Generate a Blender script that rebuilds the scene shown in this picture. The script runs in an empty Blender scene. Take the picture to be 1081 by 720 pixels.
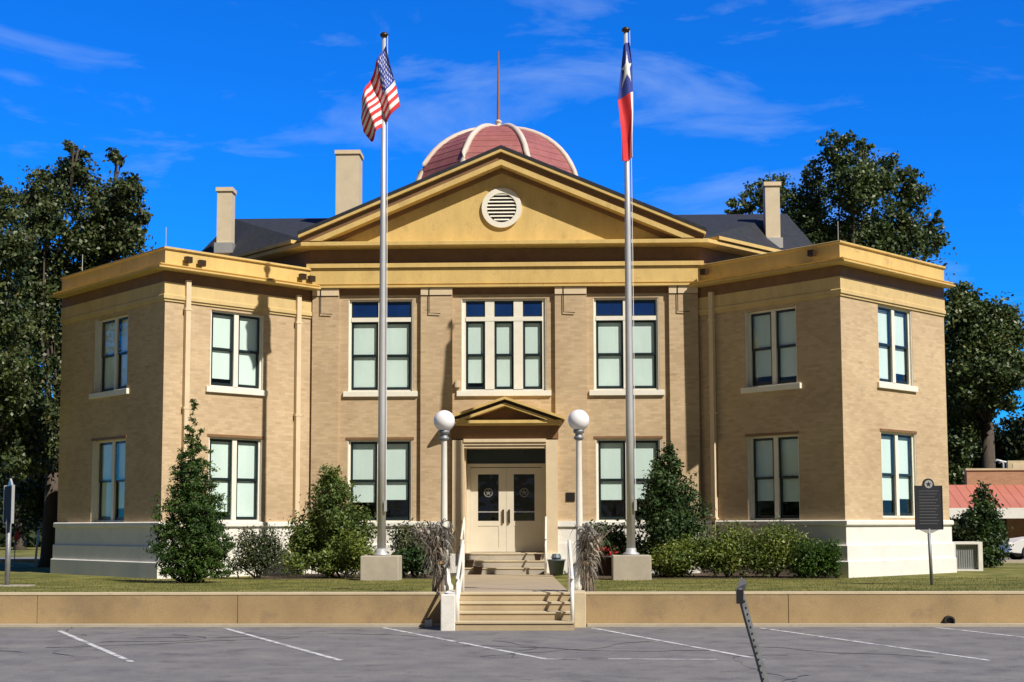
import bpy, math, random
import numpy as np
random.seed(7)
RT = math.sqrt(2); PI = math.pi
scene = bpy.context.scene
col = scene.collection

# ------------------------------------------------------------------ camera model (all places in metres, facade along X at Y = 0)
CAM = np.array([1.33, -37.98, 1.75]); YAW, TILT, ROLL, FPX, CX, CY = 1.7, 4.85, .15, 1435., 540.5, 433.
def _basis():
    y = math.radians(YAW); t = math.radians(TILT)
    r = np.array([math.cos(y), math.sin(y), 0]); f0 = np.array([-math.sin(y), math.cos(y), 0])
    f = f0*math.cos(t)+np.array([0, 0, math.sin(t)]); return r, np.cross(r, f), f
CR, CU, CF = _basis()
def at(px, py, Y):
    """Measured point of the photograph as a place in the scene at depth Y."""
    d = CF + CR*(px-CX)/FPX + CU*(CY-py)/FPX; t = (Y-CAM[1])/d[1]; p = CAM+d*t
    return float(p[0]), float(p[1]), float(p[2])
def ppm(Y): return FPX/(Y-CAM[1])      # pixels per metre at depth Y

# ------------------------------------------------------------------ materials
def nt(m): return m.node_tree.nodes, m.node_tree.links
def mat(name, c, rough=.7, var=.15, scale=3., bump=.1, bscale=40., metal=0., spec=.5, c2=None, streak=0., dirt=None, grain=0.):
    m = bpy.data.materials.new(name); m.use_nodes = True; N, L = nt(m)
    b = N['Principled BSDF']; b.inputs['Roughness'].default_value = rough; b.inputs['Metallic'].default_value = metal
    b.inputs['Specular IOR Level'].default_value = spec
    tc = N.new('ShaderNodeTexCoord'); geo = N.new('ShaderNodeNewGeometry')
    no = N.new('ShaderNodeTexNoise'); no.inputs['Scale'].default_value = scale; no.inputs['Detail'].default_value = 6
    no.inputs['Roughness'].default_value = .65
    mp = N.new('ShaderNodeMapping'); L.new(geo.outputs['Position'], mp.inputs[0]); L.new(mp.outputs[0], no.inputs['Vector'])
    if streak: mp.inputs['Scale'].default_value = (1, 1, streak)
    r = N.new('ShaderNodeValToRGB'); L.new(no.outputs[0], r.inputs[0])
    r.color_ramp.elements[0].position = .3; r.color_ramp.elements[1].position = .7
    ca = [max(0, x*(1-var)) for x in c]; cb = [min(1, x*(1+var)) for x in (c2 or c)]
    r.color_ramp.elements[0].color = (*ca, 1); r.color_ramp.elements[1].color = (*cb, 1)
    out = r.outputs[0]
    if dirt:
        n2 = N.new('ShaderNodeTexNoise'); n2.inputs['Scale'].default_value = dirt[2]; n2.inputs['Detail'].default_value = 8; n2.inputs['Roughness'].default_value = .7
        L.new(geo.outputs['Position'], n2.inputs['Vector'])
        r2 = N.new('ShaderNodeValToRGB'); L.new(n2.outputs[0], r2.inputs[0]); r2.color_ramp.elements[0].position = dirt[3]; r2.color_ramp.elements[1].position = dirt[3]+.15
        r2.color_ramp.elements[0].color = (0, 0, 0, 1); r2.color_ramp.elements[1].color = (dirt[1],)*3+(1,)
        mx = N.new('ShaderNodeMix'); mx.data_type = 'RGBA'; L.new(r2.outputs[0], mx.inputs[0]); L.new(out, mx.inputs[6]); mx.inputs[7].default_value = (*dirt[0], 1)
        out = mx.outputs[2]
    if grain:
        n3 = N.new('ShaderNodeTexNoise'); n3.inputs['Scale'].default_value = 55; n3.inputs['Detail'].default_value = 3; L.new(geo.outputs['Position'], n3.inputs['Vector'])
        r3 = N.new('ShaderNodeValToRGB'); L.new(n3.outputs[0], r3.inputs[0]); r3.color_ramp.elements[0].position = .3; r3.color_ramp.elements[1].position = .7
        r3.color_ramp.elements[0].color = (1-grain,)*3+(1,); r3.color_ramp.elements[1].color = (1+grain,)*3+(1,)
        m3 = N.new('ShaderNodeMix'); m3.data_type = 'RGBA'; m3.blend_type = 'MULTIPLY'; m3.inputs[0].default_value = 1; L.new(out, m3.inputs[6]); L.new(r3.outputs[0], m3.inputs[7]); out = m3.outputs[2]
    L.new(out, b.inputs['Base Color'])
    if bump:
        nb = N.new('ShaderNodeTexNoise'); nb.inputs['Scale'].default_value = bscale; nb.inputs['Detail'].default_value = 4
        L.new(geo.outputs['Position'], nb.inputs['Vector'])
        bp = N.new('ShaderNodeBump'); bp.inputs['Strength'].default_value = bump; bp.inputs['Distance'].default_value = .02
        L.new(nb.outputs[0], bp.inputs['Height']); L.new(bp.outputs[0], b.inputs['Normal'])
    return m

def brick_mat(name, c1, c2, cm, w=.21, h=.075, course=None):
    m = bpy.data.materials.new(name); m.use_nodes = True; N, L = nt(m); b = N['Principled BSDF']
    b.inputs['Roughness'].default_value = .85; b.inputs['Specular IOR Level'].default_value = .25
    uv = N.new('ShaderNodeUVMap'); br = N.new('ShaderNodeTexBrick'); L.new(uv.outputs[0], br.inputs['Vector'])
    br.inputs['Scale'].default_value = 1; br.inputs['Brick Width'].default_value = w; br.inputs['Row Height'].default_value = h
    br.inputs['Mortar Size'].default_value = .006; br.inputs['Mortar Smooth'].default_value = .3; br.inputs['Bias'].default_value = -.2
    br.inputs['Color1'].default_value = (*c1, 1); br.inputs['Color2'].default_value = (*c2, 1); br.inputs['Mortar'].default_value = (*cm, 1)
    geo = N.new('ShaderNodeNewGeometry')
    # whole courses and short runs of darker or paler bricks
    mp = N.new('ShaderNodeMapping'); L.new(uv.outputs[0], mp.inputs[0]); mp.inputs['Scale'].default_value = (2.2, 13.33, 1)
    n1 = N.new('ShaderNodeTexNoise'); n1.inputs['Scale'].default_value = 1.0; n1.inputs['Detail'].default_value = 3; L.new(mp.outputs[0], n1.inputs['Vector'])
    r1 = N.new('ShaderNodeValToRGB'); L.new(n1.outputs[0], r1.inputs[0])
    e = r1.color_ramp.elements; e[0].position = .26; e[0].color = (.66, .64, .62, 1); e[1].position = .72; e[1].color = (1.12, 1.1, 1.08, 1)
    k = r1.color_ramp.elements.new(.36); k.color = (1, 1, 1, 1)
    mx = N.new('ShaderNodeMix'); mx.data_type = 'RGBA'; mx.blend_type = 'MULTIPLY'; mx.inputs[0].default_value = .8
    L.new(br.outputs['Color'], mx.inputs[6]); L.new(r1.outputs[0], mx.inputs[7])
    n2 = N.new('ShaderNodeTexNoise'); n2.inputs['Scale'].default_value = .55; n2.inputs['Detail'].default_value = 5; L.new(geo.outputs['Position'], n2.inputs['Vector'])
    r2 = N.new('ShaderNodeValToRGB'); L.new(n2.outputs[0], r2.inputs[0]); r2.color_ramp.elements[0].position = .3; r2.color_ramp.elements[1].position = .7
    r2.color_ramp.elements[0].color = (.86, .83, .8, 1); r2.color_ramp.elements[1].color = (1.06, 1.05, 1.02, 1)
    m2 = N.new('ShaderNodeMix'); m2.data_type = 'RGBA'; m2.blend_type = 'MULTIPLY'; m2.inputs[0].default_value = 1
    L.new(mx.outputs[2], m2.inputs[6]); L.new(r2.outputs[0], m2.inputs[7]); L.new(m2.outputs[2], b.inputs['Base Color'])
    bp = N.new('ShaderNodeBump'); bp.inputs['Strength'].default_value = .2; bp.inputs['Distance'].default_value = .004; bp.invert = True
    L.new(br.outputs['Fac'], bp.inputs['Height']); L.new(bp.outputs[0], b.inputs['Normal'])
    return m

def leaf_mat(name, c1, c2, c3=None, rough=.45, transl=.25, spec=.5):
    m = bpy.data.materials.new(name); m.use_nodes = True; N, L = nt(m); b = N['Principled BSDF']
    g = N.new('ShaderNodeNewGeometry'); r = N.new('ShaderNodeValToRGB'); L.new(g.outputs['Random Per Island'], r.inputs[0])
    r.color_ramp.elements[0].color = (*c1, 1); r.color_ramp.elements[1].color = (*c2, 1)
    if c3: k = r.color_ramp.elements.new(.93); k.color = (*c2, 1); r.color_ramp.elements[-1].color = (*c3, 1)
    no = N.new('ShaderNodeTexNoise'); no.inputs['Scale'].default_value = 1.3; L.new(g.outputs['Position'], no.inputs['Vector'])
    r2 = N.new('ShaderNodeValToRGB'); L.new(no.outputs[0], r2.inputs[0]); r2.color_ramp.elements[0].position = .35; r2.color_ramp.elements[1].position = .65
    r2.color_ramp.elements[0].color = (.7, .78, .8, 1); r2.color_ramp.elements[1].color = (1.2, 1.12, .95, 1)
    mx = N.new('ShaderNodeMix'); mx.data_type = 'RGBA'; mx.blend_type = 'MULTIPLY'; mx.inputs[0].default_value = 1
    L.new(r.outputs[0], mx.inputs[6]); L.new(r2.outputs[0], mx.inputs[7]); L.new(mx.outputs[2], b.inputs['Base Color'])
    b.inputs['Roughness'].default_value = rough; b.inputs['Specular IOR Level'].default_value = spec
    tr = N.new('ShaderNodeBsdfTranslucent'); L.new(mx.outputs[2], tr.inputs[0])
    ms = N.new('ShaderNodeMixShader'); ms.inputs[0].default_value = transl; L.new(b.outputs[0], ms.inputs[1]); L.new(tr.outputs[0], ms.inputs[2])
    L.new(ms.outputs[0], N['Material Output'].inputs[0]); return m

def glass_mat(name, refl=.12, tint=(.8, .9, .9)):
    m = bpy.data.materials.new(name); m.use_nodes = True; N, L = nt(m); N.remove(N['Principled BSDF'])
    t = N.new('ShaderNodeBsdfTransparent'); t.inputs[0].default_value = (*tint, 1); g = N.new('ShaderNodeBsdfGlossy'); g.inputs['Roughness'].default_value = .03
    g.inputs['Color'].default_value = (.9, .95, 1, 1)
    no = N.new('ShaderNodeTexNoise'); no.inputs['Scale'].default_value = 1.5; geo = N.new('ShaderNodeNewGeometry'); L.new(geo.outputs['Position'], no.inputs['Vector'])
    bp = N.new('ShaderNodeBump'); bp.inputs['Strength'].default_value = .25; bp.inputs['Distance'].default_value = .05; L.new(no.outputs[0], bp.inputs['Height']); L.new(bp.outputs[0], g.inputs['Normal'])
    dt = N.new('ShaderNodeVectorMath'); dt.operation = 'DOT_PRODUCT'; L.new(geo.outputs['Incoming'], dt.inputs[0]); L.new(geo.outputs['Normal'], dt.inputs[1])
    ab = N.new('ShaderNodeMath'); ab.operation = 'ABSOLUTE'; L.new(dt.outputs['Value'], ab.inputs[0])
    om = N.new('ShaderNodeMath'); om.operation = 'SUBTRACT'; om.inputs[0].default_value = 1; L.new(ab.outputs[0], om.inputs[1])
    pw_ = N.new('ShaderNodeMath'); pw_.operation = 'POWER'; L.new(om.outputs[0], pw_.inputs[0]); pw_.inputs[1].default_value = 4.5
    ad = N.new('ShaderNodeMath'); ad.operation = 'ADD'; ad.use_clamp = True; L.new(pw_.outputs[0], ad.inputs[0]); ad.inputs[1].default_value = refl+.05
    ms = N.new('ShaderNodeMixShader'); L.new(ad.outputs[0], ms.inputs[0]); L.new(t.outputs[0], ms.inputs[1]); L.new(g.outputs[0], ms.inputs[2])
    L.new(ms.outputs[0], N['Material Output'].inputs[0]); return m

M = {}
M['brick'] = brick_mat('tan_brick', (.555, .42, .272), (.455, .335, .208), (.47, .38, .26))
M['paint'] = mat('cream_yellow_paint', (.63, .44, .155), .6, .12, 2.5, .1, 30, streak=.35, dirt=((.38, .25, .10), .6, 2.6, .56), grain=.1)
M['frieze'] = mat('tan_frieze_paint', (.60, .44, .20), .6, .12, 2.5, .1, 30, streak=.35, dirt=((.38, .25, .12), .6, 2.2, .56), grain=.1)
M['brown'] = mat('brown_shade_paint', (.20, .105, .045), .6, .15, 2.5, .1, 30, dirt=((.10, .06, .03), .5, 2.2, .56))  # cream trim coloured brown: shade under eaves and mouldings put into the paint
M['sand'] = mat('pale_sand_paint', (.68, .54, .36), .6, .08, 3, .05)
M['white'] = mat('white_window_paint', (.80, .76, .66), .5, .05, 5, .03)
M['base'] = mat('white_painted_base', (.76, .735, .68), .6, .06, 2, .15, 12, dirt=((.48, .43, .35), .5, 1.6, .58), grain=.08)
M['sash'] = mat('dark_green_sash', (.012, .022, .024), .35, .1, 5, 0)
M['shade'] = mat('roller_shade', (.77, .86, .80), .9, .08, 1.6, .3, 3, streak=.15)
M['glass'] = glass_mat('window_glass', .015, (.90, .95, .95))
M['glass_dark'] = glass_mat('dark_pane_glass', .02, (.12, .12, .12))
M['transom'] = mat('transom_sky_tint', (.006, .028, .12), .08, .3, .8, 0, spec=.6)  # blue of the reflected sky put into the base colour
M['slate'] = mat('dark_slate_roof', (.030, .033, .043), .85, .25, 6, .3, 25, spec=.2)
M['dome'] = mat('red_metal_dome', (.30, .095, .09), .6, .18, 2, .2, 9, dirt=((.42, .19, .18), .5, 3, .52))
M['rib'] = mat('pale_rib_paint', (.62, .52, .45), .6, .08, 4, .05)
M['chim'] = mat('chimney_render', (.62, .52, .37), .8, .08, 3, .1, dirt=((.35, .28, .2), .5, 2.5, .6))
M['door'] = mat('cream_door_paint', (.66, .60, .48), .45, .05, 3, .02)
M['black'] = mat('black_metal', (.015, .014, .014), .4, .1, 5, 0)
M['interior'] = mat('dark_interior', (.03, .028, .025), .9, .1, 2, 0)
M['bronze'] = mat('dark_bronze', (.06, .035, .02), .4, .2, 8, .1, metal=.5)
M['concrete'] = mat('pale_concrete', (.42, .37, .30), .9, .12, 2.5, .25, 60, dirt=((.22, .18, .14), .55, 4, .58))
M['wallc'] = mat('tan_retaining_wall', (.35, .245, .125), .9, .22, .8, .3, 50, dirt=((.21, .15, .10), .6, 1.5, .54), grain=.12)
M['capc'] = mat('wall_cap_concrete', (.56, .46, .30), .9, .12, 2, .2, 50, dirt=((.3, .24, .17), .5, 5, .58))
M['step'] = mat('step_concrete', (.44, .34, .21), .9, .15, 2, .25, 50, dirt=((.22, .16, .1), .5, 4, .56))
M['walk'] = mat('walk_concrete', (.38, .30, .20), .9, .12, 1.5, .2, 50, dirt=((.26, .2, .14), .5, 3, .58))
M['asphalt'] = mat('old_asphalt', (.190, .183, .190), .9, .2, 1.3, .6, 90, c2=(.195, .183, .172), spec=.25, dirt=((.095, .090, .095), .75, 1.7, .52), grain=.35)
M['gutter'] = mat('gutter_concrete', (.42, .36, .27), .9, .15, 2, .3, 50, dirt=((.2, .17, .13), .6, 4, .55))
M['grass'] = mat('mown_lawn', (.115, .135, .030), .95, .35, 1.2, .6, 60, c2=(.21, .185, .06), spec=.1, dirt=((.06, .085, .018), .7, .8, .5))
M['steel'] = mat('brushed_aluminium', (.50, .50, .51), .5, .06, 5, .02, metal=.35)
M['galv'] = mat('galvanised_steel', (.24, .25, .26), .55, .2, 12, .1, metal=.5, dirt=((.13, .08, .05), .6, 9, .58))
M['wpole'] = mat('white_pole_paint', (.78, .74, .64), .45, .06, 6, .03)
M['globe'] = mat('frosted_globe', (.85, .83, .82), .3, .03, 4, 0)
M['soil'] = mat('dark_mulch', (.07, .045, .028), .95, .4, 6, .8, 30)
M['straw1'] = leaf_mat('dry_corn_leaf', (.15, .12, .10), (.52, .46, .40), (.10, .06, .07), .8, .3, .2)
M['straw2'] = mat('dry_corn_stalk', (.22, .17, .13), .85, .3, 9, .2)
M['twine'] = mat('twine', (.35, .22, .1), .9)
M['clay'] = mat('dark_pot', (.05, .028, .02), .6, .2)
M['bluebox'] = mat('blue_grey_pot', (.11, .14, .17), .5, .2)
M['red'] = mat('flag_red', (.62, .03, .04), .75, .05, 4, 0); M['fwhite'] = mat('flag_white', (.80, .78, .76), .75, .03, 4, 0); M['blue'] = mat('flag_blue', (.03, .055, .30), .75, .05, 4, 0)
M['marker'] = mat('dark_marker_plate', (.026, .028, .036), .7, .15, 5, .1, spec=.2)
M['silver'] = mat('silver_trim', (.5, .5, .5), .4, .05, metal=.5)
M['redroof'] = mat('red_metal_roof', (.46, .16, .115), .6, .12, .8, .1, 10, dirt=((.42, .22, .16), .5, .9, .55))
M['tanwall'] = brick_mat('far_tan_brick', (.42, .25, .16), (.36, .2, .12), (.4, .27, .18))
M['bark'] = mat('grey_brown_bark', (.075, .058, .045), .95, .3, 4, .8, 14, streak=.2)
M['carw'] = mat('white_car_paint', (.75, .75, .75), .25, .02, 2, 0)
M['rubber'] = mat('rubber', (.02, .02, .02), .8, .1, 5, 0)
M['redmark'] = mat('red_plastic', (.6, .03, .05), .5)
M['flower'] = leaf_mat('red_petals', (.5, .02, .02), (.7, .05, .04))
M['ac'] = mat('grey_unit_metal', (.30, .31, .30), .5, .05, 5, 0, metal=.2)
L_OAK = leaf_mat('oak_leaf', (.026, .044, .016), (.110, .145, .048), (.20, .17, .09), .45, .22, .42)
L_PEC = leaf_mat('pecan_leaf', (.030, .056, .020), (.120, .170, .056), (.20, .19, .09), .45, .25, .42)
L_CON = leaf_mat('conifer_needle', (.022, .055, .012), (.075, .135, .026), None, .55, .15, .3)
L_DRK = leaf_mat('dark_shrub_leaf', (.020, .048, .014), (.060, .105, .030), None, .5, .15, .35)
L_OLV = leaf_mat('olive_shrub_leaf', (.05, .09, .018), (.155, .205, .042), (.30, .30, .10), .5, .2, .35)
L_YEL = leaf_mat('bright_shrub_leaf', (.07, .115, .02), (.20, .25, .05), (.55, .55, .28), .5, .25, .35)
L_BOX = leaf_mat('boxwood_leaf', (.03, .075, .010), (.08, .15, .022), None, .5, .2, .3)
L_TWG = leaf_mat('twiggy_leaf', (.032, .048, .020), (.09, .115, .045), (.55, .5, .45), .6, .2, .3)
L_FAR = leaf_mat('far_leaf', (.018, .030, .016), (.055, .072, .035), None, .7, .1, .1)

# ------------------------------------------------------------------ mesh collector
class Fr:
    """local frame on a wall: a = along, d = outwards, z = up"""
    def __init__(s, o=(0, 0), u=(1, 0), n=(0, -1)): s.o, s.u, s.n = o, u, n
    def __call__(s, a, d, z): return (s.o[0]+s.u[0]*a+s.n[0]*d, s.o[1]+s.u[1]*a+s.n[1]*d, z)
W = Fr((0, 0), (1, 0), (0, -1))
class MB:
    def __init__(s): s.v = []; s.f = []
    def add(s, vs, fs):
        k = len(s.v); s.v += [tuple(p) for p in vs]; s.f += [tuple(i+k for i in f) for f in fs]; return s
    def hexa(s, p):
        return s.add(p, [(0, 3, 2, 1), (4, 5, 6, 7), (0, 1, 5, 4), (1, 2, 6, 5), (2, 3, 7, 6), (3, 0, 4, 7)])
    def box(s, a0, a1, d0, d1, z0, z1, F=W):
        return s.hexa([F(a0, d0, z0), F(a1, d0, z0), F(a1, d1, z0), F(a0, d1, z0), F(a0, d0, z1), F(a1, d0, z1), F(a1, d1, z1), F(a0, d1, z1)])
    def bx(s, x0, x1, y0, y1, z0, z1):
        return s.hexa([(x0, y0, z0), (x1, y0, z0), (x1, y1, z0), (x0, y1, z0), (x0, y0, z1), (x1, y0, z1), (x1, y1, z1), (x0, y1, z1)])
    def prism(s, poly, d0, d1, F=W):
        """poly in (a, z), extruded from d0 to d1"""
        n = len(poly); vs = [F(a, d0, z) for a, z in poly]+[F(a, d1, z) for a, z in poly]
        return s.add(vs, [tuple(range(n)), tuple(range(2*n-1, n-1, -1))]+[(i, n+i, n+(i+1) % n, (i+1) % n) for i in range(n)])
    def vprism(s, poly, z0, z1):
        n = len(poly); vs = [(x, y, z0) for x, y in poly]+[(x, y, z1) for x, y in poly]
        return s.add(vs, [tuple(range(n-1, -1, -1)), tuple(range(n, 2*n))]+[(i, (i+1) % n, n+(i+1) % n, n+i) for i in range(n)])
    def tube(s, pts, rad, n=10, cap=True):
        pts = [np.array(p, float) for p in pts]; rad = rad if isinstance(rad, (list, tuple)) else [rad]*len(pts)
        k = len(s.v); fs = []
        for i, p in enumerate(pts):
            t = pts[min(i+1, len(pts)-1)]-pts[max(i-1, 0)]; t /= (np.linalg.norm(t)+1e-9)
            h = np.array([0, 0, 1.]) if abs(t[2]) < .9 else np.array([1., 0, 0]); x = np.cross(t, h); x /= np.linalg.norm(x); y = np.cross(t, x)
            for j in range(n):
                a = 2*PI*j/n; s.v.append(tuple(p+rad[i]*(x*math.cos(a)+y*math.sin(a))))
        for i in range(len(pts)-1):
            for j in range(n): fs.append((k+i*n+j, k+i*n+(j+1) % n, k+(i+1)*n+(j+1) % n, k+(i+1)*n+j))
        if cap: fs.append(tuple(k+j for j in range(n-1, -1, -1))); e = k+(len(pts)-1)*n; fs.append(tuple(e+j for j in range(n)))
        s.f += fs; return s
    def lathe(s, prof, c=(0, 0), n=24, sq=1., rot=0.):
        k = len(s.v)
        for r, z in prof:
            for j in range(n): a = rot+2*PI*j/n; s.v.append((c[0]+r*math.cos(a), c[1]+r*math.sin(a)*sq, z))
        for i in range(len(prof)-1):
            for j in range(n): s.f.append((k+i*n+j, k+i*n+(j+1) % n, k+(i+1)*n+(j+1) % n, k+(i+1)*n+j))
        s.f.append(tuple(k+j for j in range(n-1, -1, -1))); e = k+(len(prof)-1)*n; s.f.append(tuple(e+j for j in range(n))); return s
    def sphere(s, c, r, nu=20, nv=12, sz=1.):
        return s.lathe([(max(1e-3, r*math.sin(PI*i/nv)), c[2]-sz*r*math.cos(PI*i/nv)) for i in range(nv+1)], c, nu)
    def sweep(s, path, prof):
        """closed profile of (d, z) carried along an open plan path, mitred; d grows to the right-hand side of travel"""
        P = [np.array(p, float) for p in path]; nrm = []
        for i in range(len(P)-1): t = P[i+1]-P[i]; t /= np.linalg.norm(t); nrm.append(np.array([t[1], -t[0]]))
        k = len(s.v); m = len(prof)
        for i, p in enumerate(P):
            a = nrm[max(i-1, 0)]; b = nrm[min(i, len(nrm)-1)]; o = (a+b)/(1+a@b)
            for d, z in prof: q = p+o*d; s.v.append((q[0], q[1], z))
        for i in range(len(P)-1):
            for j in range(m): s.f.append((k+i*m+j, k+i*m+(j+1) % m, k+(i+1)*m+(j+1) % m, k+(i+1)*m+j))
        s.f.append(tuple(k+j for j in range(m))); e = k+(len(P)-1)*m; s.f.append(tuple(e+j for j in range(m-1, -1, -1))); return s
    def build(s, name, m, parent=None, smooth=False, flip=True):
        me = bpy.data.meshes.new(name); me.from_pydata(s.v, [], s.f)
        if flip:
            import bmesh
            bm = bmesh.new(); bm.from_mesh(me); bmesh.ops.recalc_face_normals(bm, faces=bm.faces); bm.to_mesh(me); bm.free()
        me.materials.append(m)
        uv = me.uv_layers.new(name='UVMap')
        for p in me.polygons:
            nn = p.normal
            for li in p.loop_indices:
                c = me.vertices[me.loops[li].vertex_index].co
                if abs(nn.z) > .75: uv.data[li].uv = (c.x, c.y)
                else:
                    h = math.hypot(nn.x, nn.y); uv.data[li].uv = (c.x*(-nn.y/h)+c.y*(nn.x/h)+31, c.z+10)
        if smooth:
            for p in me.polygons: p.use_smooth = True
        o = bpy.data.objects.new(name, me); col.objects.link(o)
        if parent: o.parent = parent; o.matrix_parent_inverse = parent.matrix_basis.inverted()
        return o
def bevel(o, w=.01, seg=2):
    b = o.modifiers.new('bevel', 'BEVEL'); b.width = w; b.segments = seg; b.limit_method = 'ANGLE'; return o
def tag(o, label, cat=None, group=None, kind=None):
    if label: o['label'] = label
    if cat: o['category'] = cat
    if group: o['group'] = group
    if kind: o['kind'] = kind
    return o
def empty(name, loc, label, cat, group=None):
    o = bpy.data.objects.new(name, None); col.objects.link(o); o.location = loc; o.empty_display_size = .3; o.matrix_basis = o.matrix_basis
    bpy.context.view_layer.update()
    return tag(o, label, cat, group)
def structure(o): o['kind'] = 'structure'; return o

# ------------------------------------------------------------------ ground, lot, walk
def lawn_z(y):
    if y < -13.9: return .55
    if y < -3.5: return .55-.13*(y+13.9)/10.4
    return .42
mb = MB(); ys = [-600, -13.95, -13.94, -11, -8, -5, -3.5, 12, 60, 1800]; zs = [-.03, -.03, .55, lawn_z(-11), lawn_z(-8), lawn_z(-5), .42, .42, .42, .42]
for i in range(len(ys)-1):
    k = len(mb.v); mb.v += [(-1500, ys[i], zs[i]), (1500, ys[i], zs[i]), (1500, ys[i+1], zs[i+1]), (-1500, ys[i+1], zs[i+1])]; mb.f.append((k, k+1, k+2, k+3))
structure(mb.build('ground', M['grass']))
structure(MB().add([(-70, -90, 0), (70, -90, 0), (70, -14.0, 0), (-70, -14.0, 0)], [(0, 1, 2, 3)]).build('parking_lot', M['asphalt']))
structure(MB().bx(-60, -.56, -14.22, -13.99, -.02, .045).build('gutter', M['gutter']))
structure(MB().bx(1.92, 60, -14.22, -13.99, -.02, .045).build('gutter', M['gutter']))
# walk from the stairs to the door
mb = MB(); pts = [(-13.66, -.40, 1.62), (-9, -.60, 1.50), (-5, -.85, 1.40), (-1.3, -1.12, 1.30), (-.36, -1.2, 1.4)]
for i in range(len(pts)-1):
    (y0, a0, b0), (y1, a1, b1) = pts[i], pts[i+1]; z0, z1 = lawn_z(y0)+.02, lawn_z(y1)+.02
    k = len(mb.v); mb.v += [(a0, y0, z0), (b0, y0, z0), (b1, y1, z1), (a1, y1, z1)]; mb.f.append((k, k+1, k+2, k+3))
structure(mb.build('walkway', M['walk']))
mb = MB()
for y in (-12.2, -10.7, -9.2, -7.7, -6.2, -4.7, -3.2): mb.add([(-.9 if y > -9 else -.5, y, lawn_z(y)+.0235), (1.45, y, lawn_z(y)+.0235), (1.45, y+.02, lawn_z(y)+.0235), (-.9 if y > -9 else -.5, y+.02, lawn_z(y)+.0235)], [(0, 1, 2, 3)])
structure(mb.build('walkway_joint', M['soil']))
# painted lines
M['line'] = mat('worn_white_line', (.62, .61, .60), .85, .1, 5, .3, 80, dirt=((.14, .135, .145), 1., 5, .47))
def line(x0, y0, x1, y1, w=.085):
    d = np.array([x1-x0, y1-y0]); d /= np.linalg.norm(d); n = np.array([-d[1], d[0]])*w/2
    o = MB().add([(x0-n[0], y0-n[1], .004), (x1-n[0], y1-n[1], .004), (x1+n[0], y1+n[1], .004), (x0+n[0], y0+n[1], .004)], [(0, 1, 2, 3)]).build('parking_line', M['line']); structure(o)
for x0, y0, x1, y1 in [(-6.98, -15.1, -4.14, -20.3), (-4.33, -14.5, -1.45, -20.1), (-1.6, -14.4, 1.22, -19.9), (2.0, -14.5, 4.05, -20.0), (4.85, -14.5, 6.95, -20.1), (7.84, -14.4, 10.1, -20.2),
                       (-9.7, -15, -6.9, -20.4), (10.7, -14.5, 13.1, -20.2), (-12.4, -15, -9.6, -20.4), (13.5, -14.5, 16, -20.2)]: line(x0, y0, x1, y1)
line(1.2, -19.93, 1.68, -19.93, .09); line(2.05, -19.9, 3.46, -19.97, .07)
# cracks in the lot
mb = MB(); rr = random.Random(3)
for k in range(16):
    x, y = rr.uniform(-12, 13), rr.uniform(-22, -15); a = rr.uniform(-.5, .5)+(PI if rr.random() < .5 else 0); P = []
    for i in range(rr.randint(8, 22)): P.append((x, y)); a += rr.uniform(-.6, .6); x += .22*math.cos(a); y += .22*math.sin(a)
    for i in range(len(P)-1):
        (xa, ya), (xb, yb) = P[i], P[i+1]; w = rr.uniform(.010, .032); mb.add([(xa, ya-w, .003), (xb, yb-w, .003), (xb, yb+w, .003), (xa, ya+w, .003)], [(0, 1, 2, 3)])
structure(mb.build('pavement_crack', M['rubber']))
# street behind, with a pale kerb
structure(MB().add([(-90, 13.6, .43), (-9, 13.6, .43), (-9, 21, .43), (-90, 21, .43)], [(0, 1, 2, 3)]).build('street', M['asphalt']))
structure(MB().bx(-90, -9, 13.2, 13.6, .36, .53).build('kerb', M['concrete']))
structure(MB().bx(12.6, 80, 9.6, 9.9, .36, .52).build('kerb', M['concrete']))
structure(MB().add([(12.6, 9.9, .43), (80, 9.9, .43), (80, 16, .43), (12.6, 16, .43)], [(0, 1, 2, 3)]).build('road', M['asphalt']))

# ------------------------------------------------------------------ retaining wall, stairs, cheeks
def ret_wall(x0, x1, label):
    r = empty('retaining_wall', ((x0+x1)/2, -13.9, 0), label, 'retaining wall', 'low concrete retaining walls')
    mb = MB(); x = x0; rw = random.Random(int(abs(x0)))
    while x < x1-.01:                      # panels with open joints
        xe = min(x+rw.uniform(3.2, 5.6), x1); mb.bx(x+.006, xe-.006, -13.98, -13.68, -.05, .545); x = xe
    mb.build('wall_face', M['wallc'], r)
    MB().bx(x0, x1, -13.99, -13.66, .545, .58).build('coping', M['capc'], r)
ret_wall(-50, -.56, 'long tan retaining wall along the lot, left of the front steps')
ret_wall(1.90, 50, 'long tan retaining wall along the lot, right of the front steps')
st = empty('front_steps', (.62, -14.3, 0), 'weathered tan concrete steps from the parking lot up to the walk', 'steps')
mb = MB(); nos = MB()
for i in range(4):
    mb.bx(-.30, 1.68, -15.02+.32*i, -13.67, -.02 if i == 0 else .145*i, .145*(i+1)-.03)
    nos.bx(-.30, 1.68, -15.04+.32*i, -14.72+.32*i if i < 3 else -13.67, .145*(i+1)-.03, .145*(i+1))
mb.build('risers', M['step'], st); nos.build('treads', M['capc'], st)
def cheek(x0, x1, y0, label):
    r = tag(bevel(MB().bx(x0, x1, y0, -13.6, -.03, .60).build('stair_cheek', M['base'] if x0 < 0 else M['capc']), .015), label, 'stair wall', 'low walls beside the front steps')
cheek(-.555, -.31, -15.06, 'white painted low wall on the left side of the front steps')
cheek(1.69, 1.895, -14.35, 'tan concrete low wall on the right side of the front steps')

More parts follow.
